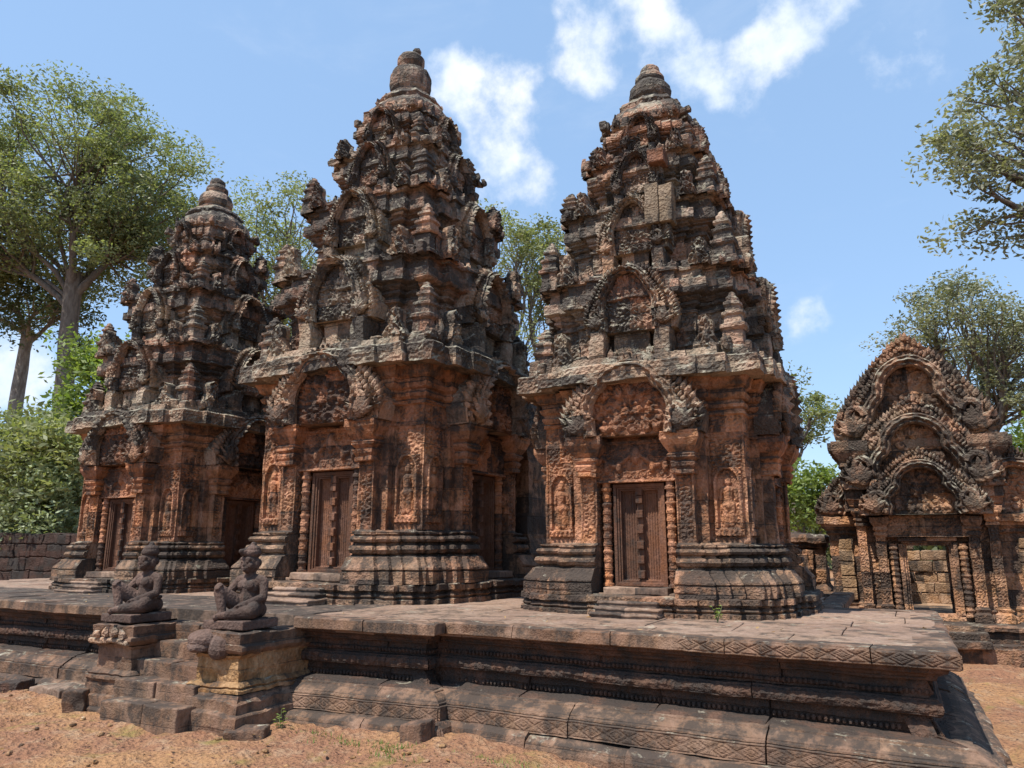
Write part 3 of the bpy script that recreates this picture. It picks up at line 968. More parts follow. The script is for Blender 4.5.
def guardian(loc, rz, label, chipped, hands=1):
    t = thing('guardian_statue', label, 'statue', loc, rz, 'seated guardian statues', 1.10)
    t.scale = (.93, .93, 1.12)
    g = Geo()
    ellip(g, (0, .05, .075), (.135, .115, .08))
    ellip(g, (0, .02, .16), (.105, .088, .10)); ellip(g, (0, .015, .245), (.125, .082, .085)); ellip(g, (.05, -.045, .255), (.05, .03, .04)); ellip(g, (-.05, -.045, .255), (.05, .03, .04))
    for s in (-1, 1): capsule(g, (s * .06, .02, .295), (s * .145, .025, .282), .05, .05)
    capsule(g, (0, .02, .28), (0, .005, .38), .052, .05)
    ellip(g, (0, 0, .425), (.079, .09, .088)); ellip(g, (0, -.04, .395), (.055, .055, .045))       # skull, jaw
    ellip(g, (0, -.072, .390), (.036, .026, .020)); ellip(g, (0, -.084, .418), (.019, .020, .017)); capsule(g, (0, -.080, .455), (0, -.086, .422), .012, .015)
    capsule(g, (-.05, -.072, .462), (.05, -.072, .462), .016, .016)                                     # brow
    for s in (-1, 1):
        ellip(g, (s * .034, -.078, .441), (.017, .014, .011)); ellip(g, (s * .08, .012, .42), (.014, .026, .042)); ellip(g, (s * .05, -.055, .41), (.03, .03, .03))
        capsule(g, (0, -.090, .392), (s * .026, -.082, .390), .008, .006); capsule(g, (0, -.089, .376), (s * .022, -.082, .378), .008, .006)
    # knee drawn up on the statue's right, other leg folded flat
    capsule(g, (-.085, .0, .085), (-.165, -.20, .205), .078, .060); capsule(g, (-.165, -.205, .20), (-.105, -.215, .05), .054, .038)
    capsule(g, (-.105, -.19, .03), (-.10, -.30, .022), .034, .026)
    capsule(g, (.085, .0, .08), (.215, -.165, .07), .082, .062); capsule(g, (.215, -.17, .065), (.02, -.255, .045), .056, .040)
    capsule(g, (.03, -.25, .04), (-.07, -.275, .035), .036, .026)
    # arms
    capsule(g, (.165, .025, .275), (.205, -.015, .165), .043, .036); capsule(g, (.205, -.015, .165), (.12, -.185, .115), .036, .026)
    capsule(g, (-.165, .025, .275), (-.215, -.06, .18), .043, .036); capsule(g, (-.215, -.06, .18), (-.175, -.19, .250), .035, .026)
    # hands: palm, four unequal fingers curled over the knee, thumb from the side
    for (px, py, pz, dx, dy, dz, sx, sy) in ((.105, -.205, .112, -.75, -.6, -.30, .62, -.78), (-.165, -.215, .262, .25, -.85, -.45, .96, .28)):
        ellip(g, (px, py, pz), (.030, .032, .018))
        for q, ln in enumerate((.040, .047, .044, .034)):
            o = (q - 1.5) * .0145
            a = np.array([px + sx * o + dx * .018, py + sy * o + dy * .018, pz + dz * .01])
            m = a + np.array([dx, dy, dz * .6]) * ln * .6
            e = m + np.array([dx * .6, dy * .6, dz * 1.9]) * ln * .5
            capsule(g, a, m, .0085, .0078, 8); capsule(g, m, e, .0078, .0065, 8)
        capsule(g, (px + sx * .026, py + sy * .026, pz), (px + sx * .036 + dx * .03, py + sy * .036 + dy * .03, pz - .004), .0095, .0075, 8)
    capsule(g, (-.06, .11, .06), (.06, .11, .06), .06, .06)
    b = fuse(g, 'body', M['statue'], .006, 1); b.parent = t
    h = Geo()
    ellip(h, (0, .012, .508), (.084, .094, .046)); ellip(h, (0, .016, .535), (.072, .080, .040))
    if chipped: capsule(h, (-.02, -.072, .512), (-.025, -.118, .522), .036, .020)
    ellip(h, (0, .02, .577), (.03, .03, .022))
    capsule(h, (-.035, .065, .43), (.035, .065, .43), .035, .035)
    o = fuse(h, 'headdress', M['statue'], .006, 5); o.parent = t
    lo = Geo()
    tube(lo, [(.13 * cos(a), .045 + .115 * sin(a), .125 - .018 * max(0, -sin(a))) for a in np.linspace(0, 2 * pi, 25)], .013, 8)
    lo.build('belt', M['statue'], t, True)
    p = Geo()
    rbox(p, (0, -.07, -.034), (.50, .47, .068), .012, .04); p.xf(lambda v: weather(v, 5, .006, .006, .003, 0))
    p.build('seat_slab', M['statue'], t)
    return t


guardian((-5.27, 5.10, PF + .0), RAD(2), 'seated stone guardian with a jutting cap, on the ochre pedestal right of the stair', True)
guardian((-6.63, 5.08, PF + .0), RAD(-3), 'seated stone guardian with a rounded cap, on the grey pedestal left of the stair', False)


# ------------------------------------------------------------------ towers
def mini_tower(h, r, seed, pilaster=True):
    g = Geo()
    lathe(g, [(r, 0), (r, .06 * h), (.82 * r, .09 * h), (.78 * r, .33 * h), (1.0 * r, .37 * h), (1.02 * r, .42 * h), (.72 * r, .46 * h), (.70 * r, .56 * h), (.86 * r, .59 * h), (.86 * r, .63 * h),
              (.56 * r, .66 * h), (.55 * r, .73 * h), (.68 * r, .76 * h), (.66 * r, .80 * h), (.42 * r, .83 * h), (.45 * r, .88 * h), (.28 * r, .92 * h), (.22 * r, .97 * h), (.02 * r, 1.0 * h)], 16, res=.035, square=.62)
    return g


def leaf_panel(w, h, d, seed):
    """antefix: a pointed upright slab with a figure on it"""
    g = Geo()
    t = np.linspace(0, 1, 14)
    half = w * (.5 * np.clip(1.15 - t, 0, 1) ** .45 * (1 + .18 * np.sin(t * 9)))
    half[-1] = .01
    u = np.linspace(-1, 1, 13)
    X = half[None] * u[:, None]; Z = (t * h)[None] + 0 * X
    bump = d * .5 + .03 * np.clip(1 - (X / (w * .2)) ** 2 - ((Z - h * .35) / (h * .3)) ** 2, 0, 1) ** .5 + .022 * spirals(X + seed, Z, w * .4, seed)
    g.grid(np.stack([X, -bump, Z], -1)); g.grid(np.stack([X, 0 * X + d * .5, Z], -1))
    for s in (0, -1):
        g.grid(np.stack([np.stack([X[s], X[s]]), np.stack([-bump[s], 0 * bump[s] + d * .5]), np.stack([Z[s], Z[s]])], -1))
    return g


def colonnette(z0, z1, r):
    g = Geo(); prof = []
    n = 13
    for i in range(n):
        a = z0 + (z1 - z0) * i / n; b = z0 + (z1 - z0) * (i + 1) / n
        e = .22 if i in (0, n - 1) else .0
        q_ = 1.16 if i % 3 == 1 else 1.04
        prof += [(r * (1.04 + e), a), (r * (q_ + e), a + .012), (r * (q_ + e), a + .022), (r * .98, a + .03), (r * .90, a + .036), (r * .90, b - .010), (r * 1.0, b - .004)]
    lathe(g, prof, 16, res=.02)
    return g


def lump_row(g, half, d, z, seed, size=(.08, .16), height=(.06, .16), keep=.8):
    """broken row of small upright stones on the edge of a cornice, along all four faces"""
    rnd = random.Random(seed)
    for q in range(4):
        x = -half
        while x < half:
            w = rnd.uniform(*size); h = rnd.uniform(*height)
            if rnd.random() < keep:
                c = (x + w / 2, -d + rnd.uniform(0, .04), z + h / 2 - .01)
                k = Geo()
                rbox(k, (0, 0, 0), (w * .9, rnd.uniform(.07, .12), h), .022, .04, rnd.uniform(-.15, .15), (rnd.uniform(-.1, .1), 0))
                if rnd.random() < .45: leafstone(k, (0, -.05, -h * .4), pi / 2, h * 1.3, w * .38, .04)
                k.xf(lambda v: v + np.array(c))
                a = q * pi / 2
                k.xf(lambda v: np.stack([v[:, 0] * cos(a) - v[:, 1] * sin(a), v[:, 0] * sin(a) + v[:, 1] * cos(a), v[:, 2]], 1))
                g.merge(k)
            x += w + rnd.uniform(0, .04)


def tower(label, X, Y, s, seed, wide=False):
    rnd = random.Random(seed)
    t = thing('temple_tower', label, 'tower', (X, Y, PF), 0, 'the row of carved temple towers', s)
    we = lambda a, sd_, b=.008: (lambda v: weather(v, seed * 7 + sd_, .007 * a, .009 * a, .006 * a, b))
    # low plinth with steps
    plan, K = redent([(.38, 1.47), (.60, 1.43), (.74, 1.38), (.95, 1.34), (1.10, 1.27)], 1.19)
    g = Geo()
    sweep(g, plan, K, [(.02, -.02), (.02, .04), (-.005, .045), (-.015, .05), (.008, .07), (-.012, .095), (-.022, .10), (-.022, .118), (.018, .12), (.018, .166), (.0, .174), (-.30, .178)], .02)
    g.xf(we(.5, 1)); g.build('plinth', M['low'], t)
    st = None
    for i, (d, z) in enumerate(((1.72, .045), (1.62, .09), (1.53, .135))):
        g = Geo(); rbox(g, (0, -(d + 1.3) / 2, z / 2 - .01), (.62 - .03 * i, d - 1.3, z + .02), .014, .04)
        rbox(g, (.0, -(d + 1.3) / 2 + .0, z - .016), (.64 - .03 * i, d - 1.3 + .02, .018), .006, .05)
        g.xf(we(.6, 2 + i)); o = g.build('step', M['pave'], t)
    # walls with a recess on each face for the doors
    plan, K = redent([(.575, 1.20), (.68, 1.11)], 1.03, notch=(.40, 1.0))
    planb, Kb = redent([(.575, 1.20), (.69, 1.14), (.80, 1.085), (.96, 1.05)], 1.00, notch=(.40, 1.0))
    base = [(.20, .17), (.20, .272), (.178, .276), (.178, .290), (.197, .294), (.192, .312), (.165, .345), (.135, .385), (.125, .408), (.09, .411), (.06, .424), (.05, .437), (.09, .448), (.112, .480), (.10, .512), (.055, .520), (.043, .545), (.085, .553), (.097, .575), (.085, .597), (.045, .604), (.045, .619), (.062, .623), (.062, .640), (.02, .645), (0, .66)]
    g = Geo()
    sweep(g, planb, Kb, base, .014)
    g.xf(we(.38, 6, .006)); g.build('base_moulding', M['low'], t)
    g = Geo()
    sweep(g, plan, K, [(0, .655), (0, 1.68)], .0125, relief=(.016, .080, .70, 1.64, .030), seed=seed)
    g.xf(we(.28, 7, .004)); g.build('wall', M['wall'], t)
    # upper wall, capitals and main cornice
    plan2, K2 = redent([(.70, 1.11)], 1.03)
    g = Geo()
    sweep(g, plan2, K2, [(0, 1.66), (0, 1.86)], .02, relief=(.011, .085, 1.68, 1.84, .03), seed=seed + 3)
    sweep(g, plan2, K2, [(0, 1.855), (.02, 1.87), (.02, 1.90), (.0, 1.915), (.025, 1.94), (.035, 1.97), (.01, 1.99), (.01, 2.01), (.04, 2.03), (.055, 2.07), (.03, 2.09), (.03, 2.12), (.065, 2.15), (.075, 2.19), (.09, 2.215), (.10, 2.235)], .024)
    g.xf(we(.7, 8)); g.build('capital', M['wall'], t)
    g = Geo()
    plan3, K3 = redent([(.46, 1.16), (.74, 1.12)], 1.03)
    sweep(g, plan3, K3, [(.06, 2.228), (.225, 2.238), (.225, 2.40), (.21, 2.415), (.13, 2.43), (.12, 2.50), (.02, 2.52), (-.28, 2.53)], .026, relief=(.012, .07, 2.26, 2.39, .02), seed=seed + 5)
    lump_row(g, 1.08, 1.14, 2.47, seed + 1, (.10, .16), (.09, .17), .8)
    g.xf(we(.9, 9, .012)); co = g.build('cornice', M['corn'], t)
    # doors
    dr = Geo()
    for i, (w, z1, d, th) in enumerate(((.262, 1.235, 1.075, .032), (.228, 1.205, 1.062, .02), (.206, 1.185, 1.048, .016))):
        for sx in (-1, 1): rbox(dr, (sx * (w - th / 2), -d, (.25 + z1) / 2), (th, .06, z1 - .25), .004, .2)
        for zz in (z1 - th / 2, .25 + th / 2 + i * .02): rbox(dr, (0, -d, zz), (2 * w - 2 * th + .004, .058, th), .004, .2)
    fr = dr.build('door_frame', M['door'], t)
    lf = Geo()
    nx = 96
    u = np.linspace(-.20, .20, nx)[:, None] + np.zeros((1, 40)); v = np.linspace(.27, 1.18, 40)[None] + np.zeros((nx, 1))
    a = np.abs(u)
    hgt = np.where((a > .035) & (a < .19), -.010 + .004 * np.cos(a * 2 * pi / .026), 0.0)
    hgt = np.where((v < .30) | (v > 1.155), .004, hgt)
    lf.grid(np.stack([u, -1.035 - hgt, v], -1))
    leafs = lf.build('door_leaf', M['door'], t)
    bs = Geo()
    rbox(bs, (0, -1.045, .725), (.058, .035, .90), .004, .1)
    for z in (.36, .50, .64, .79, .94, 1.08, 1.16): rbox(bs, (0, -1.07, z), (.068, .05, .075), .006, .05)
    bos = bs.build('door_post', M['door'], t)
    sl = Geo(); rbox(sl, (0, -1.16, .215), (.62, .30, .07), .012, .05); rbox(sl, (0, -1.12, .185), (.74, .34, .03), .008, .06)
    sl.xf(we(.5, 12)); sill = sl.build('door_sill', M['pave'], t)
    cl = []
    for sx in (-1, 1):
        g = colonnette(.25, 1.25, .043).xf(lambda v: v + np.array([sx * .325, -1.115, 0]))
        g.xf(we(.35, 14, 0)); cl.append(g.build('colonnette', M['tymp'], t))
    # lintel
    g = Geo()
    u = np.linspace(-.42, .42, 72)[:, None] + np.zeros((1, 36)); v = np.linspace(1.25, 1.655, 36)[None] + np.zeros((72, 1))
    hgt = .014 * spirals(u + 2, v, .085, seed, 1.6)
    gar = np.abs(v - (1.47 + .06 * np.cos(u * 2 * pi / .42)))
    hgt = np.maximum(hgt, .035 * np.clip(1 - (gar / .035) ** 2, 0, 1))
    hgt = np.maximum(hgt, .055 * np.sqrt(np.clip(1 - (u / .06) ** 2 - ((v - 1.52) / .10) ** 2, 0, 1)))
    for c in (-.30, -.17, .17, .30): hgt = np.maximum(hgt, .045 * np.sqrt(np.clip(1 - ((u - c) / .035) ** 2 - ((v - 1.40) / .07) ** 2, 0, 1)))
    hgt = np.where((v > 1.63) | (v < 1.27), .02, hgt)
    g.grid(np.stack([u, -1.15 - hgt, v], -1))
    rbox(g, (0, -1.04, 1.453), (.86, .20, .412), .01, .1)
    g.xf(we(.25, 15, .003)); lin = g.build('lintel', M['tymp'], t)
    # pilaster capitals beside the lintel
    caps = []
    for sx in (-1, 1):
        g = Geo()
        plan_c = np.array([(-.085, -.07), (.085, -.07), (.085, .10), (-.085, .10)]) + np.array([sx * .49, -1.17])
        sweep(g, plan_c, [1, 1, 1, 1], [(.005, 1.30), (.02, 1.31), (.02, 1.34), (.008, 1.35), (.025, 1.38), (.03, 1.41), (.01, 1.43), (.04, 1.46), (.05, 1.49), (.03, 1.51), (.06, 1.55), (.09, 1.61), (.10, 1.63), (.10, 1.70), (-.05, 1.705)], .02)
        g.xf(we(.6, 17)); caps.append(g.build('pilaster_capital', M['wall'], t))
    f, y = pediment(.69, .70, 1.70, 1.34, .24, seed, res=.016, leaf=.15)
    pd = f.xf(we(.5, 19, .008)).build('pediment', M['ped'], t)
    yo = y.xf(we(.3, 20, .003)).build('tympanum', M['tymp'], t)
    tag(pd); yo.parent = pd
    dv = []
    for sx in (-1, 1):
        g = figure_panel(sx * .855, .72, .28, .66, 1.035, seed + sx)
        dv.append(g.xf(we(.12, 22, .003)).build('deity_relief', M['wall'], t))
    for o in [fr, leafs, bos, sill, lin, pd] + cl + caps + dv:
        quarter(o, t)
    # four diminishing storeys
    tiers = [(2.50, 3.45, .955, 1.10, 1.06), (3.43, 4.33, .775, .90, .88), (4.31, 5.02, .575, .68, .67), (5.0, 5.58, .435, .515, .51)]
    below = 1.16
    for i, (z0, z1, b, c, cd) in enumerate(tiers):
        h = z1 - z0
        plan, K = redent([(.40 * b, 1.10 * b), (.66 * b, 1.03 * b)], .93 * b)
        e = c - 1.0 * b
        g = Geo()
        sweep(g, plan, K, [(.09, z0 - .04), (.09, z0 + .03 * h), (.05, z0 + .035 * h), (.05, z0 + .07 * h), (.07, z0 + .09 * h), (.02, z0 + .11 * h), (0, z0 + .13 * h), (0, z0 + .46 * h), (.03, z0 + .47 * h), (.03, z0 + .50 * h), (.005, z0 + .51 * h), (.005, z0 + .535 * h), (.05, z0 + .56 * h), (.05, z0 + .585 * h), (.03, z0 + .595 * h),
                           (.08, z0 + .635 * h), (.08, z0 + .655 * h), (e - .01, z0 + .665 * h), (e, z0 + .675 * h), (e, z0 + .80 * h), (e - .03, z0 + .81 * h), (e - .05, z0 + .83 * h), (e - .05, z0 + .93 * h), (e - .02, z0 + .94 * h), (e - .02, z0 + .98 * h), (e - .06, z0 + h), (-.5 * b, z0 + h + .01)], .022,
              relief=(.016, .09, z0 + .14 * h, z0 + .45 * h, .02), seed=seed + i)
        lump_row(g, c * .92, c * .97, z0 + h * .96, seed * 3 + i, (.085, .11), (.07, .14), .72)
        # blocks lying askew on the ledge in front of the storey
        for q in range(5):
            a = rnd.uniform(0, 2 * pi); r_ = (b * 1.05 + below) / 2
            x, yv = r_ * cos(a), r_ * sin(a); mx = max(abs(x), abs(yv)); x, yv = x / mx * r_, yv / mx * r_
            sz = rnd.uniform(.09, .16)
            rbox(g, (x, yv, z0 + sz * .4), (sz * 1.2, sz, sz), .02, .045, rnd.uniform(0, 3), (rnd.uniform(-.1, .1), rnd.uniform(-.1, .1)))
        g.xf(we(1.0, 30 + i, .014))
        o = g.build('upper_storey', M['tier'], t)
        # niche and pediment on every face
        w = .50 * b
        f, y = pediment(w, .72 * h, z0 + .30 * h, 1.10 * b + e + .035, .22 + e * .6, seed + 10 + i, res=.020, leaf=.15, recess=.045)
        pj = Geo()
        for sx in (-1, 1): rbox(pj, (sx * w * .72, -1.10 * b - e * .5 + .02, z0 + .15 * h), (w * .34, .16 + e, .32 * h), .015, .04)
        rbox(pj, (0, -1.10 * b - .01, z0 + .17 * h), (w * .8, .14, .34 * h), .01, .05)
        f.merge(pj)
        po = f.xf(we(.9, 40 + i, .012)).build('storey_pediment', M['corn' if i < 2 else 'tier'], o)
        yo = y.xf(we(.6, 44 + i, .005)).build('tympanum', M['tier'], o)
        for k in (1, 2, 3): dup(po, o, k * pi / 2); dup(yo, o, k * pi / 2)
        # little towers on the corners and figures beside them, standing on the cornice below
        mt = mini_tower(.66 * h, .135 * (below / 1.16) ** .6, seed)
        mo = mt.xf(we(.7, 50 + i, .005)).build('corner_antefix', M['tier'], o)
        q_ = below * (.87 if i < 3 else .80)
        mo.location = (q_, -q_, z0 - .02)
        for k, (sx, sy) in enumerate(((-1, -1), (-1, 1), (1, 1))):
            dup(mo, o, k * pi / 2 + pi / 2, (sx * q_, sy * q_, z0 - .02), (1, 1, rnd.uniform(.8, 1.05)))
        lp = leaf_panel(.20 * (b / .9) ** .5, .40 * h, .12, seed).xf(we(.6, 56, .004)).build('leaf_antefix', M['corn' if i < 2 else 'tier'], o)
        first = True
        for k in range(4):
            for sx in (-1, 1):
                x, yv = sx * below * .66, -below * 1.0
                a = k * pi / 2
                P = (x * cos(a) - yv * sin(a), x * sin(a) + yv * cos(a), z0 - .02)
                if first: lp.location = P; first = False
                elif rnd.random() < .85: dup(lp, o, a + rnd.uniform(-.1, .1), P, (1, 1, rnd.uniform(.75, 1.1)))
        below = c
    # bell shaped crown and stone jar
    g = Geo()
    lathe(g, [(.42, 5.50), (.46, 5.58), (.475, 5.66), (.455, 5.75), (.405, 5.83), (.35, 5.87), (.37, 5.91), (.33, 5.97), (.26, 6.01), (.05, 6.02)], 48, res=.025, square=.30, flute=16, fl=.07)
    lump_row(g, .31, .42, 5.54, seed + 4, (.06, .1), (.06, .13), .7)
    lump_row(g, .21, .32, 5.84, seed + 6, (.05, .09), (.05, .09), .9)
    g.xf(we(.9, 60, .012)).build('crown', M['tier'], t)
    g = Geo()
    if wide:
        lathe(g, [(.27, 5.98), (.28, 6.03), (.22, 6.07), (.22, 6.10), (.245, 6.13), (.265, 6.22), (.262, 6.33), (.235, 6.40), (.18, 6.43), (.155, 6.46), (.175, 6.53), (.175, 6.60), (.14, 6.64), (.08, 6.67), (.02, 6.68)], 28, res=.02)
        ball(g, (.09, .0, 6.69), (.06, .06, .05))
    else:
        lathe(g, [(.24, 5.98), (.26, 6.03), (.225, 6.06), (.255, 6.10), (.268, 6.17), (.25, 6.25), (.22, 6.29), (.175, 6.31), (.17, 6.33), (.185, 6.36), (.18, 6.41), (.15, 6.45), (.12, 6.48), (.125, 6.51), (.115, 6.55), (.07, 6.60), (.02, 6.63)], 28, res=.02)
    g.xf(we(.9, 62, .006)).build('finial', M['tier'], t, True)
    # dark masonry core closes every storey
    g = Geo()
    for (z0, z1, h_) in ((.1, 2.48, .98), (2.4, 3.4, .80), (3.3, 4.28, .62), (4.2, 4.98, .45), (4.9, 5.6, .34)):
        rbox(g, (0, 0, (z0 + z1) / 2), (2 * h_, 2 * h_, z1 - z0), .01, .5)
    g.build('core', M['dark'], t)
    return t


right_tower = tower('rightmost of the three temple towers, standing at the platform end near the gate', -2.24, 8.25, 1.0, 3)


def repair_blocks():
    for (x, d, z, sx, sz, mat, lab) in ((.25, 1.05, 4.20, .15, .46, 'new', 'pale uncarved replacement block'), (.40, 1.04, 4.18, .14, .42, 'new', 'pale greenish replacement block'), (.26, .85, 4.86, .19, .17, 'fresh', 'clean brick red block')):
        g = Geo(); rbox(g, (x, -d + .06, z), (sx, .20, sz), .012, .03)
        g.xf(lambda v: weather(v, 71, .006, .008, .005, 0))
        tag(g.build('replacement_block', M[mat], right_tower), lab)


M['new'] = stone('pale replacement sandstone', (.22, .155, .098), (.27, .205, .14), .72, .6, 34, .55, blocks=(.01, .01, .01))
M['fresh'] = stone('fresh red sandstone', (.25, .105, .056), (.24, .11, .062), .62, .3, 34, .5, blocks=(.01, .01, .01))
repair_blocks()
mid_tower = tower('tallest temple tower with a jar shaped top, in the middle of the row', -6.15, 8.55, 1.235, 11, True)


def antechamber():
    g = Geo()
    plan = np.array([(-1.25, .9), (1.20, .9), (1.20, 3.6), (-1.25, 3.6)])
    sweep(g, plan, [1] * 4, [(.12, -.02), (.12, .16), (.05, .2), (.08, .4), (.03, .5), (.0, .6), (0, 1.65), (.05, 1.7), (.03, 1.76), (.10, 1.84), (.12, 1.95), (-.05, 1.98), (-.12, 2.2), (-.35, 2.55), (-.75, 2.75), (-1.1, 2.8)], .04)
    rbox(g, (1.21, 2.0, .9), (.10, .9, 1.3), .02, .05)
    g.xf(lambda v: weather(v, 333, .02, .012, .008, .012))
    g.build('antechamber', M['low'], mid_tower)


antechamber()
tower('leftmost temple tower, its top dark against the big tree', -10.02, 8.30, 1.045, 23)


# ------------------------------------------------------------------ gate building
def gate():
    c0 = np.array([.36, 12.0, 0])
    t = thing('temple_gate', 'small carved gate building with nested pointed pediments and an open doorway', 'gate', tuple(c0))
    we = lambda a, sd_, b=.008: (lambda v: weather(v, 900 + sd_, .007 * a, .009 * a, .006 * a, b))
    # everything below is in gate coordinates: x from the door axis, -y towards the viewer
    P = lambda x0, x1, y0, y1: np.array([(x0, y0), (x1, y0), (x1, y1), (x0, y1)])
    g = Geo()
    sweep(g, P(-1.5, 2.6, -.90, 1.2), [1] * 4, [(.04, -.1), (.04, .2), (.0, .21), (0, .24), (-.1, .25)], .05)
    sweep(g, P(-1.4, 2.5, -.62, 1.2), [1] * 4, [(.02, .2), (.02, .28), (-.03, .29), (-.02, .34), (-.05, .37), (.03, .38), (.03, .43), (-.1, .44), (-.9, .445)], .04)
    for i in range(2): rbox(g, (.06, -.78 - .1 * i, .33 - .09 * i), (.95, .3, .1), .015, .05)
    g.xf(we(1.0, 1)); g.build('plinth', M['low'], t)
    # centre block with passage
    for sx in (-1, 1):
        g = Geo()
        x0, x1 = (.27, .86) if sx > 0 else (-.86, -.27)
        K = [1, 1 if sx > 0 else 0, 1, 0 if sx > 0 else 1]
        sweep(g, P(x0, x1, .0, 1.1), K, [(.10, .44), (.10, .52), (.05, .55), (.07, .59), (.02, .62), (.0, .64)], .03)
        sweep(g, P(x0, x1, .0, 1.1), K, [(0, .635), (0, 1.86), (.04, 1.88), (.05, 1.93), (.03, 1.95), (.08, 1.99), (.10, 2.06), (.13, 2.08), (-.1, 2.09)], .02, relief=(.012, .09, .66, 1.84, .03), seed=sx + 5)
        g.xf(we(.7, 2 + sx)); g.build('wall', M['gate'], t)
        # wing, lower and set back
        g = Geo()
        x0, x1 = (.86, 2.3) if sx > 0 else (-1.26, -.86)
        K = [1, 1 if sx > 0 else 0, 1, 0 if sx > 0 else 1]
        sweep(g, P(x0, x1, .18, .9), K, [(.08, .44), (.08, .53), (.03, .56), (.05, .60), (0, .64)], .03)
        sweep(g, P(x0, x1, .18, .9), K, [(0, .635), (0, 1.58)], .03)
        sweep(g, P(x0, x1, .18, .9), K, [(0, 1.575), (.04, 1.60), (.03, 1.64), (.08, 1.68), (.10, 1.72), (.15, 1.74), (.15, 1.84), (-.05, 1.86), (-.3, 1.87)], .025)
        g.xf(we(1.0, 5 + sx)); w_ = g.build('wing', M['gate'], t)
        g = Geo()
        xa, xb = (x0 + .12, x1 - .08) if sx < 0 else (x0 + .22, x1 - .1)
        zz = .66
        r_ = random.Random(3 + sx)
        while zz < 1.5:
            hh = r_.choice((.17, .2, .24)); xx = xa
            while xx < xb - .02:
                ww = r_.uniform(.24, .42); xe = min(xb, xx + ww)
                if xb - xe < .1: xe = xb
                rbox(g, ((xx + xe) / 2, .165 + r_.uniform(-.012, .012), min(1.54, zz + hh) / 2 + zz / 2), (xe - xx - .008, .08, min(1.54, zz + hh) - zz - .008), .014, .04)
                xx = xe
            zz += hh
        g.xf(we(.7, 8, .004)); g.build('block_infill', M['brick'], w_)
        # half pediment over the wing
        f, y = pediment(.80, .88, 1.86, -.10, .28, 40 + sx, 'flame', .022, .12)
        sh = np.array([(x0 + x1) / 2 + (.45 if sx < 0 else -.45), 0, 0])
        f.merge(y).xf(lambda v: v + sh)
        f.xf(we(1.2, 11 + sx)); f.build('wing_pediment', M['ped'], w_)
    g = Geo(); sweep(g, P(-1.0, 1.0, .15, 1.0), [1] * 4, [(0, 1.85), (0, 2.55), (.04, 2.58), (.03, 2.64), (.09, 2.70), (.12, 2.78), (.16, 2.80), (.16, 2.92), (-.1, 2.94), (-.45, 2.95)], .035)
    rbox(g, (0, .6, 3.3), (1.3, .5, .8), .08, .1)
    g.xf(we(1.3, 14, .015)); g.build('attic', M['ped'], t)
    # door surround, colonnettes, pilasters
    g = Geo()
    for i, (w, th, d) in enumerate(((.355, .05, .10), (.315, .04, .07), (.285, .035, .04))):
        for sx in (-1, 1): rbox(g, (sx * (w - th / 2), -d + .04, .985), (th, .14, .93), .006, .1)
        rbox(g, (0, -d + .04, 1.455 + .03 * (2 - i)), (2 * w, .138, .05), .006, .1)
        rbox(g, (0, -d + .04, .50 - .015 * (2 - i)), (2 * w, .138, .06), .006, .1)
    g.xf(we(.4, 16, .003)); g.build('door_frame', M['gate'], t)
    for sx in (-1, 1):
        colonnette(.50, 1.46, .052).xf(lambda v: we(.4, 17, 0)(v + np.array([sx * .42, -.10, 0]))).build('colonnette', M['gate'], t)
        for (px, w, d, zt) in ((.56, .13, .16, 1.82), (.80, .12, .08, 1.95)):
            g = Geo()
            pl = P(-w / 2, w / 2, -d, .1) + np.array([sx * px, 0])
            sweep(g, pl, [1, 1, 1, 1], [(.04, .44), (.04, .54), (.01, .57), (.025, .61), (0, .64)], .025)
            sweep(g, pl, [1, 1, 1, 1], [(0, .635), (0, zt - .26)], .016, relief=(.014, .07, .66, zt - .28, .02), seed=7)
            sweep(g, pl, [1, 1, 1, 1], [(0, zt - .27), (.02, zt - .25), (.02, zt - .22), (.0, zt - .2), (.03, zt - .17), (.02, zt - .13), (.05, zt - .08), (.06, zt - .05), (.06, zt), (-.04, zt + .01)], .02)
            g.xf(we(.6, 18)).build('pilaster', M['gate'], t)
    g = Geo()
    u = np.linspace(-.5, .5, 76)[:, None] + np.zeros((1, 28)); v = np.linspace(1.545, 1.84, 28)[None] + np.zeros((76, 1))
    hgt = np.maximum(.012 * spirals(u + 2, v, .09, 4, 1.6), .035 * np.sqrt(np.clip(1 - (u / .08) ** 2 - ((v - 1.7) / .1) ** 2, 0, 1)))
    hgt = np.where((v > 1.815) | (v < 1.565), .02, hgt)
    g.grid(np.stack([u, -.15 - hgt, v], -1)); rbox(g, (0, .0, 1.693), (1.0, .28, .29), .008, .1)
    rbox(g, (0, .6, 1.70), (.62, .9, .34), .01, .2)
    g.xf(we(.5, 20, .004)).build('lintel', M['gate'], t)
    # three nested pointed pediments, each a step further back and higher
    for i, (w, h, z0, d) in enumerate(((.80, .88, 1.85, .34), (1.0, 1.28, 2.22, .14), (1.05, 1.52, 2.93, -.10))):
        f, y = pediment(w, h, z0, d, .30, 60 + i, 'flame', .018, .105 if i < 2 else .12, .085, .12)
        o = f.xf(we(.55, 30 + i, .008)).build('pediment', M['ped'], t)
        y.xf(we(.7, 33 + i, .006)).build('tympanum', M['gate'], o)
    for sx in (-1, 1):
        g = Geo(); pl = P(-.12, .12, -.12, .12) + np.array([sx * .86, .06])
        sweep(g, pl, [1] * 4, [(0, 1.9), (0, 2.5), (.04, 2.56), (.03, 2.62), (.09, 2.72), (.12, 2.80), (.12, 2.93), (-.1, 2.94)], .03)
        g.xf(we(.9, 40)).build('upper_pilaster', M['ped'], t)
    # masonry seen through the doorway, plus an unseen wall added for shade
    g = Geo(); r_ = random.Random(9); zz = .42
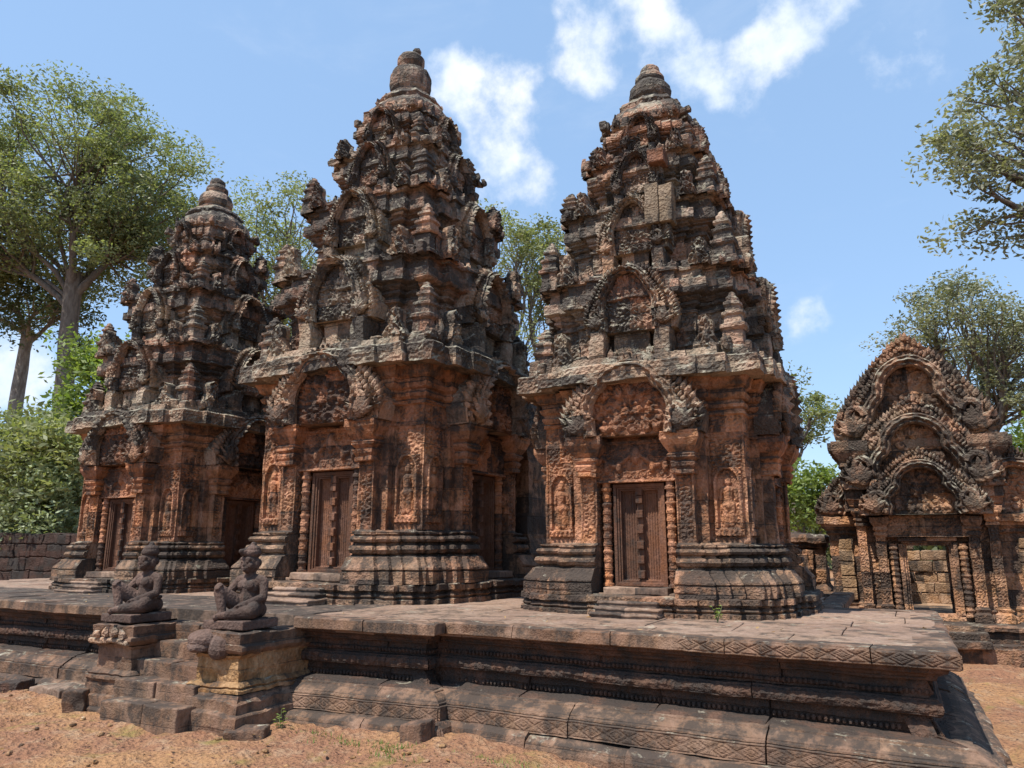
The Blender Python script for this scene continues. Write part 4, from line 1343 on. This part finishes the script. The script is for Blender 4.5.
    while zz < 2.0:
        hh = r_.uniform(.17, .22); xx = -1.2
        while xx < 1.3:
            ww = r_.uniform(.26, .46)
            if zz < 1.25 or xx < -.35: rbox(g, (xx + ww / 2, 3.5 + r_.uniform(-.02, .02), zz + hh / 2), (ww - .01, .25, hh - .01), .018, .05)
            xx += ww
        zz += hh
    rbox(g, (0, 2.3, .35), (2.4, 2.4, .16), .02, .3)
    for q in range(7): rbox(g, (-.62 + .02 * (q % 2), 2.9, .55 + q * .22), (.42, .9, .21), .018, .08)  # added return wall, out of sight, shades the left of the rear wall
    g.xf(we(.8, 42, .006)).build('rear_and_shading_wall', M['brick'], t)


gate()


# ------------------------------------------------------------------ enclosure walls
def low_walls():
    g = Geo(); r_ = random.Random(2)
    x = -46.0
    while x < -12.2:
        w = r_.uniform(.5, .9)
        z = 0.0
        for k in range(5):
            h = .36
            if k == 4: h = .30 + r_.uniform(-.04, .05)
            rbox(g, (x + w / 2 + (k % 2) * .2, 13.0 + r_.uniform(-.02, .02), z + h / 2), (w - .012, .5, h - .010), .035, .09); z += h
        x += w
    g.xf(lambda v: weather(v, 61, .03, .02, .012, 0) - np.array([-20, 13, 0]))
    tag(g.build('enclosure_wall', M['laterite'], loc=(-20, 13, 0)), 'laterite enclosure wall left of the leftmost tower, tree shade in its colour', 'wall')
    t = thing('enclosure_wall', 'reddish low wall with a moulded coping between right tower and gate', 'wall', (-2.6, 13.0, 0))
    g = Geo()
    P = np.array([(-3.6, .0), (1.55, .0), (1.55, .5), (-3.6, .5)])
    sweep(g, P, [1] * 4, [(.06, .2), (.06, .75), (.02, .8), (.0, .83), (0, 1.38)], .05)
    g.xf(lambda v: weather(v, 63, .02, .015, .009, .012)); g.build('wall_face', M['gate'], t)
    g = Geo()
    sweep(g, P, [1] * 4, [(0, 1.375), (.04, 1.40), (.03, 1.45), (.08, 1.48), (.08, 1.56), (.02, 1.60), (-.1, 1.62), (-.3, 1.63)], .045)
    g.xf(lambda v: weather(v, 64, .025, .018, .009, .015)); g.build('coping', M['low'], t)
    for x in (.35, .85, 1.3):
        k = Geo()
        rbox(k, (x, -.04, 1.05), (.16, .12, .62), .02, .035); leafstone(k, (x, -.10, .82), RAD(90), .5, .07, .05)
        k.xf(lambda v: weather(v, 65, .015, .015, .008, .006)); k.build('carved_pier', M['gate'], t)


low_walls()


# ------------------------------------------------------------------ trees
def tree(name, label, base, crown, leafmat, barkmat, seed, trunk_r, fork, n_hub, n_cl, n_leaf, leaf, spread, group=None, lean=(0, 0), flat=.6, limb=1.0, shell=.45, holes=0.0, roots=True):
    """base: foot of the trunk; crown: ellipsoids (centre, radii, weight) in world metres; fork: height where limbs begin"""
    rs = np.random.RandomState(seed); rnd = random.Random(seed)
    t = thing(name, label, 'tree', base, group=group)
    B = np.array(base, float)
    ws = np.array([c[2] for c in crown], float); ws /= ws.sum()
    cl = []
    while len(cl) < n_cl:
        c, r, _ = crown[rs.choice(len(crown), p=ws)]
        d = rs.normal(size=3); d /= np.linalg.norm(d)
        q = (shell + (1 - shell) * rs.rand()) ** .6
        p = np.array(c) + d * np.array(r) * q
        if p[2] < c[2] - r[2] * .75: continue
        cl.append(p)
    cl = np.array(cl)
    # hubs by a few rounds of clustering
    hub = cl[rs.choice(n_cl, n_hub, replace=False)].copy()
    for _ in range(5):
        own = np.argmin(((cl[:, None] - hub[None]) ** 2).sum(2), 1)
        for k in range(n_hub):
            if (own == k).any(): hub[k] = cl[own == k].mean(0)
    F = B + np.array([lean[0], lean[1], fork])
    tr = Geo()
    def wob(a, b, n, amp, sag=0.0):
        s = np.linspace(0, 1, n)[:, None]
        p = a + (b - a) * s
        k = np.sin(s * pi) * amp
        ph = rs.rand(3) * 6
        p = p + k * np.stack([np.sin(s[:, 0] * 5 + ph[0]), np.sin(s[:, 0] * 4.2 + ph[1]), .5 * np.sin(s[:, 0] * 6 + ph[2])], 1)
        p[:, 2] += (np.sin(s[:, 0] * pi) * sag)
        return p
    tp = wob(B - np.array([0, 0, .3]), F, 14, trunk_r * .5)
    rr = np.linspace(trunk_r, trunk_r * .72, 14)
    if roots: rr[:3] *= (1.5, 1.2, 1.05)
    tube(tr, tp, rr, 12)
    hw = np.array([(own == k).sum() for k in range(n_hub)], float)
    for k in range(n_hub):
        w = hw[k]
        if w == 0: continue
        r0 = trunk_r * .62 * (w / hw.max()) ** .4 * limb
        st = tp[-1] - (tp[-1] - tp[-4]) * rnd.uniform(0, .9)
        L = np.linalg.norm(hub[k] - st)
        mid = st + (hub[k] - st) * .85
        p = wob(st, mid, 10, L * .07, L * .06)
        tube(tr, p, np.linspace(r0, r0 * .42, 10), 8)
        for q in cl[own == k]:
            i = rnd.randint(4, 9)
            l2 = np.linalg.norm(q - p[i])
            b = wob(p[i], q, 6, l2 * .09, l2 * .04)
            tube(tr, b, np.linspace(min(r0 * .36, .02 + l2 * .022), .012, 6), 5)
    tr.xf(lambda v: weather(v, seed, .05 * trunk_r * 2, .0, .0, 0) - B)
    tr.build('trunk', M[barkmat], t, True)
    # leaves in loose flattened clumps
    per = np.maximum(20, (n_leaf / n_cl * (.5 + rs.rand(n_cl))).astype(int))
    C = np.repeat(cl, per, 0)
    sp = np.repeat(spread * (.6 + .8 * rs.rand(n_cl)), per)[:, None]
    off = rs.normal(size=C.shape); off /= np.maximum(1, np.linalg.norm(off, axis=1, keepdims=True) / 2.1)
    off[:, 2] = off[:, 2] * flat
    C = C + off * sp
    # small-scale clumping
    nz = vnoise(C / (spread * .55), seed + 3)
    keep = nz > -.18 + holes - .25 * rs.rand(len(C))
    C = C[keep]
    n = len(C)
    a = rs.normal(size=(n, 3)); a[:, 2] *= .55; a /= np.linalg.norm(a, axis=1, keepdims=True)
    b = rs.normal(size=(n, 3)); b -= (b * a).sum(1, keepdims=True) * a; b /= np.linalg.norm(b, axis=1, keepdims=True)
    s = (leaf * (.6 + .8 * rs.rand(n)))[:, None]
    V = np.stack([C - a * s, C - b * s * .42 + a * s * .1, C + a * s, C + b * s * .42 + a * s * .1], 1) - B
    g = Geo(); g.add(V.reshape(-1, 3), np.arange(4 * n).reshape(n, 4))
    g.build('crown', M[leafmat], t)
    return t


def E_(x, y, z, rx, ry, rz, w=1.0):
    return ((x, y, z), (rx, ry, rz), w)


G1 = 'tall trees rising behind the temple'
tree('broad_tree', 'huge spreading olive green tree with forked grey trunk behind the leftmost tower', (-28.0, 17.0, 0), [E_(-29.7, 17, 16.6, 5.2, 4.0, 3.9, 3), E_(-26.2, 18.2, 15.2, 2.7, 3.0, 2.6, 1.4), E_(-34, 15.5, 15.0, 4.0, 3.5, 3.2, 1.6), E_(-26.4, 17.9, 12.4, 2.4, 2.4, 1.7, .7), E_(-30.0, 17, 13.6, 4.6, 3.2, 1.9, 1.3)],
     'leaf_olive', 'bark', 4, .42, 12.0, 8, 260, 150000, .078, .50, G1, lean=(-.1, -.1), limb=.66, holes=.13)
tree('tall_tree', 'slender pale trunked tree with dark leaves at the left edge', (-34.9, 19.2, 0), [E_(-36, 19, 13.2, 3.6, 3, 2.6, 2), E_(-33.6, 19, 12.0, 2.4, 2.5, 1.8, 1)],
     'leaf_dark', 'bark_pale', 7, .36, 11.0, 5, 40, 13000, .11, .6, G1, limb=.6, holes=.15)
tree('tall_tree', 'sunlit pale green tree showing between the left and middle towers', (-26.0, 25.6, 0), [E_(-26.2, 25.2, 15.2, 3.4, 3, 4.2, 2), E_(-29.5, 24.6, 16.5, 3.0, 3, 2.6, 1), E_(-24.2, 26, 12.4, 2.0, 2, 2.6, .7)],
     'leaf_pale', 'bark', 9, .30, 9, 6, 110, 34000, .09, .46, G1, holes=.13)
tree('tall_tree', 'airy yellow green tree showing between the middle and right towers', (-13.6, 26.8, 0), [E_(-13.6, 26.8, 13.4, 1.9, 2, 3.1, 2), E_(-12.3, 27.2, 13.4, 1.2, 1.4, 1.9, 1), E_(-14.6, 26.4, 14.6, 1.8, 2, 2.0, .8), E_(-12.8, 27, 10.2, 1.1, 1.3, 1.5, .6)],
     'leaf_pale', 'bark', 12, .18, 7.5, 6, 80, 16000, .08, .34, G1, holes=.15)
tree('tall_tree', 'thin grey green tree just right of the right tower', (-3.6, 32.2, 0), [E_(-3.1, 32.4, 6.9, 1.15, 1.2, 1.7, 2), E_(-4.2, 32, 8.4, 1.3, 1.3, 1.4, 1)],
     'leaf_olive', 'bark', 14, .15, 4.5, 4, 26, 6000, .09, .40, G1, holes=.15)
tree('broad_tree', 'wide grey green tree with dark branches behind the carved gate', (3.0, 30.6, 0), [E_(2.9, 30.6, 9.2, 2.8, 2.4, 1.75, 2.4), E_(5.0, 31, 8.0, 2.2, 2, 2.4, 1.4), E_(3.9, 30.8, 6.4, 1.1, 1.6, 1.2, .5)],
     'leaf_grey', 'bark', 15, .24, 5.2, 7, 120, 34000, .070, .33, G1, holes=.12)
tree('overhanging_tree', 'tall tree reaching in from the right edge with drooping sparse branches', (7.2, 21.5, 0), [E_(4.9, 20.4, 12.4, 2.6, 1.6, 1.2, 2), E_(3.5, 19.6, 10.9, 1.9, 1.2, .75, 1.3), E_(4.2, 20.0, 8.7, 2.4, 1.2, .5, 1.0), E_(5.2, 20.6, 14.6, 2.0, 1.6, 1.1, 1.0), E_(2.9, 19.4, 9.9, 1.3, .8, .35, .4)],
     'leaf_grey', 'bark', 21, .34, 8.0, 10, 96, 26000, .075, .36, G1, holes=.18, flat=.45)
G2 = 'shrubs and small trees beyond the enclosure wall'
tree('leafy_shrub', 'silvery green shrub just above the shade darkened laterite wall', (-22.3, 13.8, 0), [E_(-22.3, 13.8, 2.7, 1.4, .7, 1.15, 2), E_(-24.2, 13.8, 2.2, 1.3, .7, .8, 1)], 'leaf_shrub', 'bark', 31, .10, 1.0, 5, 46, 15000, .085, .42, G2)
tree('leafy_shrub', 'bright yellow green bush rising beside the leftmost tower', (-23.4, 15.6, 0), [E_(-22.8, 15.4, 6.4, 1.0, 1.4, 1.7, 2), E_(-23.0, 15.6, 4.4, 1.7, 1.6, 1.6, 1)], 'leaf_bright', 'bark', 33, .16, 3.0, 5, 56, 19000, .10, .5, G2)
tree('leafy_shrub', 'mid green bushy tree filling the left edge below the pale trunk', (-24.6, 14.4, 0), [E_(-25.4, 14.2, 4.0, 2.6, 2, 1.6, 2), E_(-22.6, 14.0, 3.8, 2.0, 1.6, 1.4, 1), E_(-27.5, 14, 3.6, 2.4, 2, 1.8, 1)], 'leaf_pale', 'bark', 35, .18, 2.2, 7, 80, 30000, .105, .55, G2)
tree('leafy_shrub', 'dark shaded shrub between silvery bush and mid green tree', (-26.6, 14.0, 0), [E_(-26.6, 14.0, 2.4, 1.6, .8, 1.1, 1)], 'leaf_dark', 'bark', 37, .14, 1.4, 5, 44, 15000, .10, .5, G2)
tree('leafy_shrub', 'small fresh green tree in the gap between right tower and gate', (-2.5, 25.6, 0), [E_(-2.5, 25.6, 2.9, 1.3, 1.1, 1.1, 1), E_(-3.6, 25.6, 3.4, .9, .9, 1.2, .6)], 'leaf_bright', 'bark', 39, .10, 1.4, 4, 34, 10000, .085, .42, G2)
tree('leafy_shrub', 'bright green foliage low at the right edge behind the gate', (4.2, 24.4, 0), [E_(3.9, 24.2, 3.9, 1.3, 1.2, .9, 1), E_(5.2, 24.6, 3.2, 1.6, 1.2, 1.4, 1)], 'leaf_bright', 'bark', 41, .12, 1.8, 5, 44, 14000, .085, .42, G2)


def far_wood():
    rs = np.random.RandomState(8)
    n = 42000
    ang = rs.uniform(RAD(-75), RAD(40), n)
    c = np.floor(ang * 14)
    top = 3.2 + 2.6 * hash3(c, 0 * c, 0 * c, 3)
    r = 46 + 8 * rs.rand(n)
    C = np.stack([r * np.sin(ang), r * np.cos(ang), top * rs.rand(n) ** .7], 1)
    a = rs.normal(size=(n, 3)); a /= np.linalg.norm(a, axis=1, keepdims=True)
    b = np.cross(a, rs.normal(size=(n, 3))); b /= np.linalg.norm(b, axis=1, keepdims=True)
    s = (.28 * (.6 + .8 * rs.rand(n)))[:, None]
    V = np.stack([C - a * s, C - b * s * .5, C + a * s, C + b * s * .5], 1)
    g = Geo(); g.add(V.reshape(-1, 3), np.arange(4 * n).reshape(n, 4))
    tag(g.build('far_wood', M['leaf_dark']), 'low dark wood far behind the enclosure walls', 'wood', kind='stuff')


far_wood()


# ------------------------------------------------------------------ small things
def grass():
    rs = np.random.RandomState(4)
    pts = []
    for k in range(70):
        x = rs.uniform(-4.9, -.6); y = 5.02 - .05 * rs.rand() - .35 * rs.rand() ** 3
        if rs.rand() > .25 + .75 * np.exp(-((x + 3.4) / 1.0) ** 2): continue
        n = rs.randint(10, 45)
        pts.append(np.stack([rs.normal(x, .06 + .05 * rs.rand(), n), rs.normal(y, .03, n)], 1))
    for k in range(30):
        n = rs.randint(10, 40)
        pts.append(np.stack([rs.normal(rs.uniform(.55, 1.6), .08, n), rs.normal(rs.uniform(6.5, 10), .12, n)], 1))
    p = np.vstack(pts); n = len(p)
    h = rs.uniform(.012, .05, n); a = rs.uniform(0, 2 * pi, n); w = rs.uniform(.003, .006, n)
    d = np.stack([np.cos(a), np.sin(a)], 1); q = np.stack([-d[:, 1], d[:, 0]], 1)
    z0 = np.full((n, 1), -.05)
    V = np.stack([np.hstack([p - q * w[:, None], z0]), np.hstack([p + q * w[:, None], z0]), np.hstack([p + d * (h * .55)[:, None], z0 + h[:, None]])], 1)
    g = Geo(); g.add(V.reshape(-1, 3), None, np.arange(3 * n).reshape(n, 3))
    tag(g.build('grass', M['leaf_bright']), 'thin short grass along the foot of the platform', 'grass', kind='stuff')


grass()


def gravel():
    rs = np.random.RandomState(12)
    g = Geo()
    for k in range(240):
        near_wall = rs.rand() < .35
        x = rs.uniform(-9.5, -.8); y = rs.uniform(4.75, 5.05) if near_wall else rs.uniform(3.4, 5.0)
        if -7 < x < -4.9 and y > 4.45: continue
        r = .006 + .022 * rs.rand() ** 3
        k_ = Geo(); ball(k_, (0, 0, 0), (r * rs.uniform(.8, 1.4), r, r * rs.uniform(.5, .8)), 6, 4)
        a = rs.uniform(0, 6.3)
        z = .035 * vnoise(np.array([[x * 1.3, y * 1.3, 0]]), 3)[0] + .022 * vnoise(np.array([[x * 4.1, y * 4.1, 0]]), 4)[0] + .024 * abs(vnoise(np.array([[x * 7.5, y * 7.5, 0]]), 5)[0]) - .05
        v = weather(k_.arr(), 5 + k % 7, 0, r * .5, 0, 0)
        v = np.stack([v[:, 0] * cos(a) - v[:, 1] * sin(a) + x, v[:, 0] * sin(a) + v[:, 1] * cos(a) + y, v[:, 2] + z + r * .25], 1)
        g.add(v, k_.Q[0])
    tag(g.build('gravel', M['ochre'], smooth=True), 'loose gravel and chips scattered on the bare earth', 'gravel', kind='stuff')


gravel()


def dead_leaves():
    rs = np.random.RandomState(15)
    n = 420
    p = np.stack([rs.uniform(-9.5, .2, n), rs.uniform(3.5, 7.2, n)], 1)
    up = p[:, 1] > 5.55
    keep = up | (p[:, 1] < 4.95); keep &= ~((p[:, 0] > -7.1) & (p[:, 0] < -4.8) & (p[:, 1] > 4.3) & (p[:, 1] < 5.8)); keep &= rs.rand(n) < np.where(up, .28, .9)
    p, up = p[keep], up[keep]; n = len(p)
    a = rs.uniform(0, 6.3, n); l = rs.uniform(.012, .03, n)
    d = np.stack([np.cos(a), np.sin(a)], 1) * l[:, None]; q = np.stack([-d[:, 1], d[:, 0]], 1) * .45
    z = np.where(up, PF + .012, -.018)[:, None]
    t = rs.uniform(-.006, .010, (n, 4))
    V = np.stack([np.hstack([p - d, z + t[:, :1]]), np.hstack([p - q, z + t[:, 1:2]]), np.hstack([p + d, z + t[:, 2:3]]), np.hstack([p + q, z + t[:, 3:]])], 1)
    g = Geo(); g.add(V.reshape(-1, 3), np.arange(4 * n).reshape(n, 4))
    tag(g.build('fallen_leaves', M['leaf_dry']), 'dry brown leaves scattered over earth and paving', 'leaves', kind='stuff')


M['leaf_dry'] = leaf_mat('dry leaves', (.22, .115, .045), (.34, .22, .09), .2)
dead_leaves()


def weed(x, y, z, label, seed, h=.13):
    rs = random.Random(seed)
    t = thing('weed', label, 'plant', (x, y, z))
    st, lf = Geo(), Geo()
    for k in range(5):
        a = rs.uniform(0, 2 * pi); l = h * rs.uniform(.6, 1.1)
        e = np.array([cos(a) * l * .4, sin(a) * l * .4, l])
        tube(st, [np.zeros(3), e * .5 + np.array([0, 0, .01]), e], [.003, .0025, .0015], 5)
        for m in range(4):
            c = e * (.45 + .18 * m); b = rs.uniform(0, 2 * pi)
            dx, dy = cos(b) * .035, sin(b) * .035
            lf.add([c, c + np.array([dx * .5 - dy * .3, dy * .5 + dx * .3, .01]), c + np.array([dx, dy, .006]), c + np.array([dx * .5 + dy * .3, dy * .5 - dx * .3, .01])], [(0, 1, 2, 3)])
    st.build('stem', M['leaf_olive'], t); lf.build('foliage', M['leaf_bright'], t)


weed(-1.42, 6.62, PF, 'small green weed growing from the right tower plinth', 1)
weed(-4.62, 4.92, -.05, 'small weed at the platform foot beside the stair', 2, .16)


def loose(x, y, sx, sy, sz, rz, label, mat, seed, tilt=(0, 0)):
    g = Geo(); rbox(g, (0, 0, sz / 2 - .04), (sx, sy, sz), .015, .03, rz, tilt)
    g.xf(lambda v: weather(v, seed, .03, .018, .008, 0))
    tag(g.build('fallen_block', M[mat], loc=(x, y, -.05)), label, 'stone block', group='loose stones at the foot of the platform')


loose(-7.15, 4.98, .42, .26, .17, .1, 'flat grey fallen block just left of the left pedestal', 'plat', 3)
loose(-7.75, 5.0, .55, .24, .14, -.05, 'pinkish fallen block third from the stair', 'pave', 4)
loose(-8.45, 4.96, .5, .22, .12, .12, 'low dark fallen block near the left edge', 'dark', 5, (.04, 0))
loose(-6.95, 4.72, .2, .2, .24, .5, 'upright dark broken stone at the corner of the left pedestal', 'plat', 6, (.1, .1))
loose(-3.47, 5.16, .20, .20, .20, .05, 'square block with a socket hole set in the platform corner', 'plat', 7)
loose(-4.75, 4.70, .34, .16, .10, .5, 'tilted slab at the right foot of the stair', 'plat', 8)
